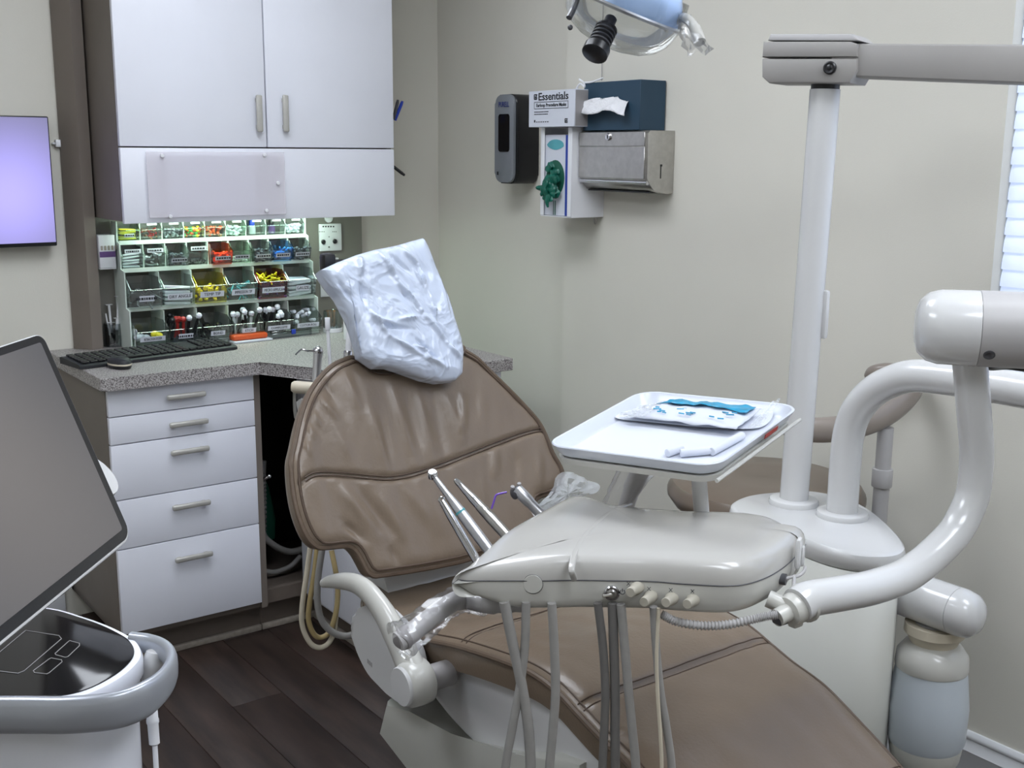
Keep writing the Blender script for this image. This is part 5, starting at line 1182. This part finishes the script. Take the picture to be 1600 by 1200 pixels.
# grab handle wrapped in clear plastic, left
gh = [(822, 947, .9205), (792, 945, .9185), (760, 942, .918), (727, 936, .918), (700, 945, .918), (662, 974, .905), (638, 993, .897), (622, 1003, .892)]
P = [onz(x, y, z) for x, y, z in gh]
b = B(); tube(b, crom(P, 5), [.009]*4+[.012]*4+[.0145]*10+[.0135]*20, 16); gh_o = obj('grab_handle', b, 'plastic_grey', du)
b = B(); ee = P[-1]; dd = (P[-1]-P[-2]).normalized(); lathe(b, [(.0135, -.012), (.0145, -.008), (.0145, .006), (.012, .010), (.002, .0115)], P[-2].lerp(ee, .4), (fn*.7+dd*.4+V((0, 0, -.25))), 20); obj('handle_end', b, 'plastic_grey2', gh_o)
b = B(); rows = []; cpth = crom(P[2:], 6); n = len(cpth)
for i, c in enumerate(cpth):
    t = (cpth[min(i+1, n-1)]-cpth[max(i-1, 0)]).normalized(); x = t.cross(V((0, 0, 1))).normalized(); y = t.cross(x); f = i/(n-1); row = []
    for j in range(21):
        a = 2*PI*j/20; r_ = .0185+.009*f*f; r_ *= 1+.16*NZ.noise(V((math.cos(a)*2, math.sin(a)*2, i*.45)))+.10*NZ.noise(V((math.cos(a)*6, math.sin(a)*6, i*1.1)))
        row.append(c+(x*math.cos(a)+y*math.sin(a))*r_)
    rows.append(row)
grid(b, rows); ws = single('handle_sleeve', b, 'wrap', 'clear crinkled plastic sleeve over the left grab handle of the delivery unit', 'plastic sleeve', tuple(P[4]), ang=25)
# right grab handle behind the head, flared and wrapped
q0 = onz(975, 792, .975); q1 = onp(1003, 740, q0, hd_); q1 = q1+hd_*.02
b = B(); tube(b, crom([q0-V((0, 0, .01)), q0.lerp(q1, .5), q1], 5), [.013]*5+[.015]*6, 16); obj('grab_handle', b, 'plastic_grey', du)
b = B(); rows = []
for i in range(10):
    f = i/9; c = q0.lerp(q1, f*1.1)+RGT*-.004; row = []
    for j in range(25):
        a = 2*PI*j/24; r_ = (.018+.012*f)*(1+.13*NZ.noise(V((math.cos(a)*3, math.sin(a)*3, i*.6)))); row.append(c+RGT*r_*math.cos(a)*1.15-RGT*.012*(1-f)+hd_*r_*math.sin(a))
    rows.append(row)
grid(b, rows); single('handle_sleeve', b, 'wrap', 'clear plastic sleeve over the right grab handle, under the white tray', 'plastic sleeve', tuple(q0))
# tray arm and tray
TA0 = V((1.021, 1.317, 1.1)); tu = V((.108, -.25, .006)); tw = V((.276, .085, .036)); tn = tu.cross(tw).normalized(); tn = tn if tn.z > 0 else -tn
def tp(s, t, h=0): return TA0+tu*s+tw*t+tn*h
def rr_outline(m, rad, n=6):
    out = []; LU, LW = tu.length, tw.length
    for cs_, ct_, a0 in ((1-m/LU-rad/LU, 1-m/LW-rad/LW, 0), (m/LU+rad/LU, 1-m/LW-rad/LW, 90), (m/LU+rad/LU, m/LW+rad/LW, 180), (1-m/LU-rad/LU, m/LW+rad/LW, 270)):
        for i in range(n+1):
            a = math.radians(a0+90*i/n); out.append((cs_+rad*math.cos(a)/LU, ct_+rad*math.sin(a)/LW))
    return out
o0, o1, o2, o3, o4 = rr_outline(0, .034), rr_outline(.004, .032), rr_outline(.014, .026), rr_outline(.016, .025), rr_outline(.004, .03)
b = B(); loft(b, [[tp(s, t, -.020) for s, t in o2], [tp(s, t, -.018) for s, t in rr_outline(.010, .028)], [tp(s, t, -.001) for s, t in o0], [tp(s, t, .0005) for s, t in rr_outline(.001, .034)], [tp(s, t, 0) for s, t in o1], [tp(s, t, -.015) for s, t in rr_outline(.0125, .027)], [tp(s, t, -.0175) for s, t in o3]])
mat('tray_white', (212, 217, 228), .3, var=.01, coat=.3)
tray = root('instrument_tray', tp(.5, .5, -.02), 'white rectangular instrument tray held above the delivery unit', 'tray')
obj('tray_pan', b, 'tray_white', tray)
b = B(); prism(b, [tp(1.0-.004, .55, -.006), tp(1.0-.004, .70, -.006), tp(1.0-.012, .70, -.013), tp(1.0-.012, .55, -.013)], tu, .0012); obj('red_mark', b, 'red', tray)
b = B(); loft(b, [[tp(s, t, -.0165) for s, t in rr_outline(.022, .018)], [tp(s, t, -.0160) for s, t in rr_outline(.022, .018)]]); single('tray_paper', b, 'paper', 'white paper liner lying in the instrument tray', 'paper', tuple(tp(.5, .5, -.016)))
# tray carrier: plate with raised edge and stem
b = B(); loft(b, [[tp(s, t, -.034) for s, t in rr_outline(.020, .02)], [tp(s, t, -.031) for s, t in rr_outline(.012, .024)], [tp(s, t, -.0215) for s, t in rr_outline(.009, .026)]]); car = obj('tray_carrier', b, 'enamel_warm', du)
b = B()
for sg, t0, t1 in ((1.0, .04, 1.02),):
    tube(b, [tp(sg-.02, t0, -.026), tp(sg-.02, t1, -.026)], .003, 8)
obj('carrier_rail', b, 'enamel_warm', car)
sb = onz(1098, 796, 1.0); stp = onp(1092, 745, sb, hd_); b = B(); tube(b, [sb-V((0, 0, .02)), stp, V((stp.x, stp.y, stp.z+.012))], .0118, 18); obj('tray_stem', b, 'enamel', car)
b = B(); tube(b, [V((stp.x, stp.y, stp.z+.004)), tp(.6, .4, -.03)], .009, 10); obj('stem_bracket', b, 'enamel_warm', car)
# things on the tray
def tpx(x, y, h): return onp(x, y, TA0+tn*h, tn)
b = B(); bp_ = [tpx(x, y, -.012) for x, y in ((961, 652), (1010, 634), (1078, 620), (1125, 634), (1175, 642), (1208, 642), (1188, 668), (1110, 668), (1030, 661))]
c0 = sum(bp_, V((0, 0, 0)))/len(bp_); A = crom(bp_, 5, True)
loft(b, [[p for p in A], [c0.lerp(p, .98)+tn*.0012 for p in A]]); 
# sterilisation pouch: paper back, film front, blue print
pq = [tpx(968, 650, -.004), tpx(1150, 672, -.004), tpx(1190, 640, 0), tpx(1035, 628, 0)]
b2 = B(); rows = []
for i in range(19):
    s = i/18; row = []
    for j in range(13):
        t = j/12; p = (pq[0].lerp(pq[1], s)).lerp(pq[3].lerp(pq[2], s), t); row.append(p+tn*(.008*math.sin(PI*s)*math.sin(PI*t)+.0045*NZ.noise(V((s*7, t*5, 3)))+.002))
    rows.append(row)
grid(b2, rows)
po = root('instrument_pouch', c0, 'blue and white sterilisation pouch lying on the tray', 'pouch')
obj('backing_sheet', b, 'paper', po)
o = obj('pouch', b2, 'paper', po); md = o.modifiers.new('thickness', 'SOLIDIFY'); md.thickness = .001
def pblend(s, t, h): return (pq[0].lerp(pq[1], s)).lerp(pq[3].lerp(pq[2], s), t)+tn*h
mat('cyan', (40, 150, 190), .35, var=.25, scale=60, coat=.4)
b3 = B(); rs = random.Random(11); rows = []
for i in range(25):
    s = .12+.84*i/24; row = []
    for j in range(7):
        t = .58+.38*j/6+.04*NZ.noise(V((s*9, j, 1))); row.append(pblend(s, t, .0085*math.sin(PI*s)*math.sin(PI*min(1, t))+.0062+.004*NZ.noise(V((s*12, t*8, 6)))))
    rows.append(row)
grid(b3, rows); o = obj('blue_film', b3, 'cyan', po); md = o.modifiers.new('thickness', 'SOLIDIFY'); md.thickness = .0008
b4 = B(); rs = random.Random(4)
for i in range(16):
    s = rs.uniform(.15, .9); t = rs.uniform(.12, .55); 
    tube(b4, [pblend(s, t, .0095), pblend(s+rs.uniform(.02, .07), t+rs.uniform(-.03, .03), .0095)], .0011, 4)
obj('printed_marks', b4, 'cyan', po)
b5 = B(); fq = [tpx(958, 653, .001), tpx(1000, 634, .001), tpx(1040, 626, .004), tpx(1010, 650, .006)]; P = [[(fq[0].lerp(fq[1], s)).lerp(fq[3].lerp(fq[2], s), t)+tn*.004*NZ.noise(V((s*5, t*5, 9))) for s in [i/10 for i in range(11)]] for t in [i/8 for i in range(9)]]; grid(b5, P); obj('film_flap', b5, 'film_clear', po)
b6 = B(); fq = [tpx(1168, 668, 0), tpx(1205, 628, .012), tpx(1222, 621, .016), tpx(1190, 664, .004)]; P = [[(fq[0].lerp(fq[1], s)).lerp(fq[3].lerp(fq[2], s), t)+tn*.003*NZ.noise(V((s*5, t*5, 2))) for s in [i/10 for i in range(11)]] for t in [i/6 for i in range(7)]]; grid(b6, P); obj('film_flap', b6, 'film_clear', po)
# cotton rolls
for k, (a, c, nm) in enumerate((((1042, 708), (1066, 700), 'shorter cotton roll at the front edge of the tray'), ((1063, 708), (1118, 703), 'longer cotton roll at the front right corner of the tray'), ((1112, 706), (1160, 680), 'cotton roll lying along the right edge of the tray'))):
    pa = tpx(*a, -.009); pb_ = tpx(*c, -.009); b = B(); cyl(b, pa, pb_, .0062, 14, .0015); single('cotton_roll', b, 'paper', 'white '+nm, 'cotton roll', tuple(pa), 'cotton rolls on the tray')
# ------------------------------------------------------------------ assistant stool behind the console
sx, sy = onz(1196, 752, .66).xy
SD = 2.78
sc1 = ond(1196, 760, SD); sx, sy, szz = sc1
st_ = root('assistant_stool', (sx, sy, 0), 'taupe cushioned assistant stool with curved arm support behind the console', 'stool')
RS = 152*SD/FPX
b = B(); lathe(b, [(RS*.80, -.052), (RS*.93, -.045), (RS, -.022), (RS*1.0, -.008), (RS*.95, .012), (RS*.80, .024), (RS*.4, .026), (.001, .022)], (sx, sy, szz), seg=40, xdir=(1, 0, 0)); mat('stool_seat', (112, 99, 87), .3, var=.04, scale=8); obj('seat', b, 'stool_seat', st_)
b = B(); lathe(b, [(.025, .06), (.025, szz-.05)], (sx, sy, 0), seg=18); obj('gas_column', b, 'plastic_grey2', st_)
b = B()
for i in range(5):
    a = 2*PI*i/5+.3; e = V((sx+.26*math.cos(a), sy+.26*math.sin(a), .075)); tube(b, [V((sx, sy, .11)), e], [.022, .014], 10); ball(b, e+V((0, 0, -.045)), .028, 10)
obj('star_base', b, 'plastic_grey', st_)
# curved support: arc of padded ring
apx = [(1215, 660, 2.66), (1240, 668, 2.64), (1285, 672, 2.61), (1340, 664, 2.60), (1385, 645, 2.62), (1417, 618, 2.66), (1425, 598, 2.70), (1400, 585, 2.75), (1372, 584, 2.78), (1352, 588, 2.80)]
P = crom([ond(x, y, d) for x, y, d in apx], 6); N_ = len(P)
mat('stool_pad', (140, 130, 122), .32, var=.03, scale=8, coat=.3)
b = B(); tube(b, P, [.030*math.sqrt(max(.05, 1-abs(2*i/(N_-1)-1)**6)) for i in range(N_)], 18, flat=.75); obj('arm_support', b, 'stool_pad', st_)
a = ond(1384, 668, 2.63); c = V((a.x, a.y, .45)); b = B(); tube(b, [a, c], .018, 18); po_ = obj('support_post', b, 'plastic_grey', st_)
q = onp(1379, 746, a, hd_); b = B(); cyl(b, (a.x, a.y, q.z-.022), (a.x, a.y, q.z+.022), .0235, 20, .003); obj('collar', b, 'plastic_grey', po_)
b = B(); tube(b, crom([c, c+V((-.03, .02, -.03)), V((sx, sy, .42))], 4), .0165, 12); obj('lower_bracket', b, 'plastic_grey', po_)

# ------------------------------------------------------------------ assistant instruments behind the backrest
r = root('assistant_holder', (1.12, 2.75, .6), 'assistant instrument holder with white knob behind the left of the backrest', 'instrument holder')
def bq(x, y, d=3.0): return ond(x, y, d)
A0 = bq(495, 606, 2.62)
b = B(); lathe(b, [(.001, 0), (.010, .001), (.0135, .006), (.0145, .015), (.0145, .075), (.013, .078)], bq(455, 604, 2.62), (bq(500, 608, 2.62)-bq(455, 604, 2.62)), 20); obj('white_knob', b, 'hose_cream', r)
b = B(); P = [bq(462, 628, 2.64), bq(470, 622, 2.62), bq(500, 640, 2.62), bq(500, 690, 2.62), bq(468, 665, 2.64)]; prism(b, P, FWD, .02, .004); obj('bracket', b, 'satin', r)
b = B(); tube(b, [bq(490, 620, 2.64), bq(560, 640, 2.64), V((1.27, 2.25, .62)), V((1.27, 2.10, .55))], .018, 12); obj('support_arm', b, 'enamel', r)
s = root('air_syringe', bq(492, 590, 2.64), 'chrome air water syringe standing in the assistant holder', 'syringe')
b = B(); tube(b, [bq(494, 600, 2.64), bq(496, 560, 2.64), bq(497, 550, 2.64)], [.0095, .010, .012], 14); obj('handle', b, 'satin', s)
b = B(); ball(b, bq(497, 549, 2.64), .0125, 14); obj('head', b, 'chrome', s)
b = B(); tube(b, crom([bq(494, 549, 2.63), bq(480, 548, 2.62), bq(471, 546, 2.62), bq(462, 554, 2.61)], 4), .002, 8); obj('tip', b, 'chrome', s)
s = root('saliva_ejector', bq(514, 580, 2.66), 'thin white saliva ejector tube in front of the swab jar', 'suction tube')
b = B(); tube(b, crom([bq(517, 592, 2.66), bq(515, 560, 2.66), bq(513, 530, 2.66), bq(512, 512, 2.66)], 4), .0042, 10); obj('tube', b, 'plastic_white', s)
b = B(); cyl(b, bq(512, 516, 2.66), bq(511.5, 496, 2.66), .0062, 12, .001); obj('tip', b, 'plastic_white', s)
s = root('suction_handpiece', bq(544, 572, 2.66), 'white suction handpiece standing behind the headrest bag', 'suction tube')
b = B(); cyl(b, bq(544, 560, 2.66), bq(548, 500, 2.66), .008, 14, .001); obj('tube', b, 'plastic_white', s)
b = B(); cyl(b, bq(543, 572, 2.66), bq(545, 548, 2.66), .0115, 14, .002); obj('valve', b, 'chrome', s)
# hoses looping below the backrest
HB = (uv, )
def hq(x, y, d): return ond(x, y, d)
for nm, px, m, rr, lb in (('supply_hose', [(487, 840), (480, 890), (472, 950), (473, 980), (485, 1005), (500, 1012), (514, 1004), (522, 985), (526, 950)], 'hose_cream', .0062, 'cream hose looping lowest below the backrest'), ('supply_hose', [(497, 840), (492, 890), (484, 940), (482, 968), (490, 990), (502, 996), (516, 985), (526, 950), (527, 910), (518, 860)], 'hose_tan', .0062, 'yellowish hose loop below the backrest'), ('supply_hose', [(506, 840), (497, 900), (496, 940), (503, 970), (520, 988), (540, 994), (560, 988)], 'hose', .0080, 'grey hose loop running to the chair below the backrest')):
    b = B(); P = crom([hq(x, y, 2.62+.012*i) for i, (x, y) in enumerate(px)], 6); tube(b, P, rr, 10); single(nm, b, m, lb, 'hose', tuple(P[0]), 'hoses below the backrest')
# hoses and canister in the recess
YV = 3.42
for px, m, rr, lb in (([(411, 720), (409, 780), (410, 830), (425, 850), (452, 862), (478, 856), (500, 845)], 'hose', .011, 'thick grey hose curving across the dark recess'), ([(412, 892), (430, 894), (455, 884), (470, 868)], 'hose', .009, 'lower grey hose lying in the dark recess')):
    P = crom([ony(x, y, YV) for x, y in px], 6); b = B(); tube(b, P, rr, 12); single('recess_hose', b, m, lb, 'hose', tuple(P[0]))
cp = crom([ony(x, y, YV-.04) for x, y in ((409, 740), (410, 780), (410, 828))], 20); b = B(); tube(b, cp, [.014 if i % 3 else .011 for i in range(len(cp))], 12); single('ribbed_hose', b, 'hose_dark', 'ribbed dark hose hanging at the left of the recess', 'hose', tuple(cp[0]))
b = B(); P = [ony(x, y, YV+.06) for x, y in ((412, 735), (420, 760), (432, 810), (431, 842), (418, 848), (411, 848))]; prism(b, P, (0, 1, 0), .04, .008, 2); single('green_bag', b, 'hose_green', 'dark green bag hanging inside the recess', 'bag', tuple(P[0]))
c = ony(410, 750, YD+.02); b = B(); cyl(b, c, c+V((.018, -.012, .012)), .005, 10, .001); ball(b, c+V((.018, -.012, .012)), .007, 10); single('recess_valve', b, 'chrome', 'small chrome valve at the left edge of the recess', 'valve', tuple(c))

# ------------------------------------------------------------------ scanner cart in the left foreground
ZP = .90
cart = root('scanner_cart', (-.05, 1.25, 0), 'white scanner cart with tilted screen, black touch panel and grey handle', 'scanner cart')
out_px = [(125, 962), (165, 976), (198, 992), (212, 1003), (219, 1018), (213, 1034), (190, 1055), (150, 1077), (110, 1089), (60, 1093), (0, 1093), (-120, 1090), (-330, 1070), (-420, 1030), (-380, 985), (-200, 950), (0, 945), (80, 950)]
O = crom([onz(x, y, ZP) for x, y in out_px], 4, True); oc = sum(O, V((0, 0, 0)))/len(O)
def ors(s, z): return [V((oc.x+(p.x-oc.x)*s, oc.y+(p.y-oc.y)*s, z)) for p in O]
b = B(); loft(b, [ors(1.005, ZP-.028), ors(1.02, ZP-.024), ors(1.02, ZP-.006), ors(1.005, ZP-.001), ors(.985, ZP-.0004)]); mat('cart_white', (230, 232, 240), .25, var=.01, coat=.4); obj('top_rim', b, 'cart_white', cart)
b = B(); loft(b, [ors(.955, ZP-.002), ors(.955, ZP+.0008), ors(.95, ZP+.0014)]); pan = obj('touch_panel', b, 'glass_black', cart)
def line(px, nm='panel_outline'):
    b = B(); P = [onz(x, y, ZP+.0018) for x, y in px]; P = crom(P, 1, True); tube(b, [onz(x, y, ZP+.0018) for x, y in px], .0006, 5, True); obj(nm, b, 'plastic_grey2', pan)
line([(40, 985), (92, 993), (96, 998), (38, 1048), (28, 1052), (-30, 1045), (-20, 1035)])
line([(106, 1003), (109, 1001), (124, 1005), (124, 1009), (106, 1026), (102, 1027), (87, 1023), (86, 1021)])
line([(76, 1030), (80, 1028), (96, 1031), (97, 1034), (77, 1051), (73, 1053), (54, 1051), (52, 1048)])
b = B(); loft(b, [ors(.80, .10), ors(.92, .20), ors(.95, .55), ors(.965, ZP-.075), ors(.98, ZP-.028)]); obj('body', b, 'cart_white', cart)
b = B(); loft(b, [ors(.985, ZP-.0415), ors(.988, ZP-.0395)]); obj('body_seam', b, 'plastic_grey2', cart)
b = B(); loft(b, [ors(.95, .05), ors(1.0, .06), ors(1.0, .10), ors(.9, .12)]); obj('foot', b, 'plastic_grey', cart)
for a in (.5, 2.0, 3.6, 5.2):
    b = B(); c = V((oc.x+.16*math.cos(a), oc.y+.12*math.sin(a), .03)); ball(b, c, .03, 12, (1, .6, 1)); obj('castor', b, 'black', cart)
# handle band
hp_ = [(205, 1002, ZP-.006), (238, 1007, ZP-.006), (260, 1020, ZP-.007), (269, 1040, ZP-.009), (258, 1066, ZP-.011), (228, 1092, ZP-.013), (180, 1110, ZP-.014), (110, 1117, ZP-.014), (40, 1117, ZP-.014), (-60, 1116, ZP-.014), (-200, 1108, ZP-.014)]
P = crom([onz(x, y, z) for x, y, z in hp_], 6); n = len(P); rows = []
for i in range(n):
    t = (P[min(i+1, n-1)]-P[max(i-1, 0)]).normalized(); s = t.cross(V((0, 0, 1))).normalized(); f = i/(n-1); hh = .013+.010*min(1, max(0, (f-.1)/.4)); ring_ = []
    for a in range(14):
        q = 2*PI*a/14; ring_.append(P[i]+s*.0075*math.copysign(abs(math.cos(q))**.7, math.cos(q))+V((0, 0, hh*math.copysign(abs(math.sin(q))**.7, math.sin(q)))))
    rows.append(ring_)
mat('handle_silver', (176, 180, 188), .32, metal=.5, var=.02, scale=10)
b = B(); loft(b, rows); obj('handle', b, 'handle_silver', cart, ang=60)
# scanner wand hooked at the side
w0 = onz(232, 1040, ZP-.045); wand = root('scanner_wand', w0, 'white scanner wand and cable in the cart handle', 'scanner')
b = B(); lathe(b, [(.010, -.02), (.014, -.015), (.0155, .005), (.013, .018), (.006, .022)], onz(240, 1040, ZP-.03), (V((.3, .1, 1))), 18); obj('wand_head', b, 'enamel', wand)
c0 = onz(229, 1050, ZP-.06); dpt = (onz(236, 1075, ZP-.07)-EYE).dot(FWD)
b = B(); tube(b, [ond(229, 1035, dpt), ond(232, 1070, dpt), ond(236, 1100, dpt)], [.009, .0085, .008], 14); obj('wand_grip', b, 'enamel', wand)
b = B(); lathe(b, [(.0062, 0), (.0075, .002), (.0075, .022), (.0082, .024), (.0082, .028), (.0072, .030), (.0070, .056), (.004, .058)], ond(236, 1096, dpt), ond(242, 1170, dpt)-ond(236, 1096, dpt), 16); obj('connector', b, 'plastic_white', wand)
b = B(); tube(b, crom([ond(242, 1165, dpt), ond(244, 1200, dpt), ond(246, 1260, dpt), ond(240, 1400, dpt)], 5), .0036, 10); obj('cable', b, 'plastic_white', wand)
# tilted screen
BR = ond(207, 838, 1.20); TR = ond(66, 519, 1.36)
g1 = TR-BR
BLd = onz(0, 1008, BR.z)-BR
e2 = BLd.normalized(); Wd = .46
e1 = g1-e2*(g1.dot(e2))*.0
nS = e1.cross(e2).normalized(); nS = nS if nS.dot(EYE-BR) > 0 else -nS
def sp(s, t, h=0): return BR+e1*t+e2*(s*Wd)+nS*h
def srect(m, rad, nn=6):
    Lh = e1.length; out = []
    for cs_, ct_, a0 in ((1-(m+rad)/Wd, 1-(m+rad)/Lh, 0), ((m+rad)/Wd, 1-(m+rad)/Lh, 90), ((m+rad)/Wd, (m+rad)/Lh, 180), (1-(m+rad)/Wd, (m+rad)/Lh, 270)):
        for i in range(nn+1):
            a = math.radians(a0+90*i/nn); out.append((cs_+rad*math.cos(a)/Wd, ct_+rad*math.sin(a)/Lh))
    return out
b = B(); loft(b, [[sp(s, t, -.012) for s, t in srect(.004, .016)], [sp(s, t, -.010) for s, t in srect(0, .018)], [sp(s, t, -.001) for s, t in srect(0, .018)], [sp(s, t, 0) for s, t in srect(.0015, .017)]]); scr = obj('screen_case', b, 'enamel', cart)
b = B(); loft(b, [[sp(s, t, 0) for s, t in srect(.0025, .016)], [sp(s, t, .0008) for s, t in srect(.003, .016)]]); obj('screen_bezel', b, 'screen_bezel', scr)
cl = BASE[cart]; glow('cart_screen', (150, 144, 142), (100, 100, 106), .40, tuple(sp(.5, .62)-cl), .34)
b = B(); loft(b, [[sp(s, t, .0009) for s, t in srect(.015, .004)], [sp(s, t, .0013) for s, t in srect(.015, .004)]]); obj('screen_glass', b, 'cart_screen', scr)
m0 = sp(.75, .3, -.012); b = B(); tube(b, crom([m0, m0-nS*.07+V((0, 0, -.03)), V((oc.x-.10, oc.y-.03, ZP+.06)), V((oc.x-.10, oc.y-.03, ZP-.002))], 6), .022, 16); obj('screen_stand', b, 'enamel', cart)
b = B(); c = sp(.02, .30, -.016); lathe(b, [(.028, -.012), (.03, 0), (.026, .008)], c, -nS, 20); obj('rear_hub', b, 'enamel', scr)
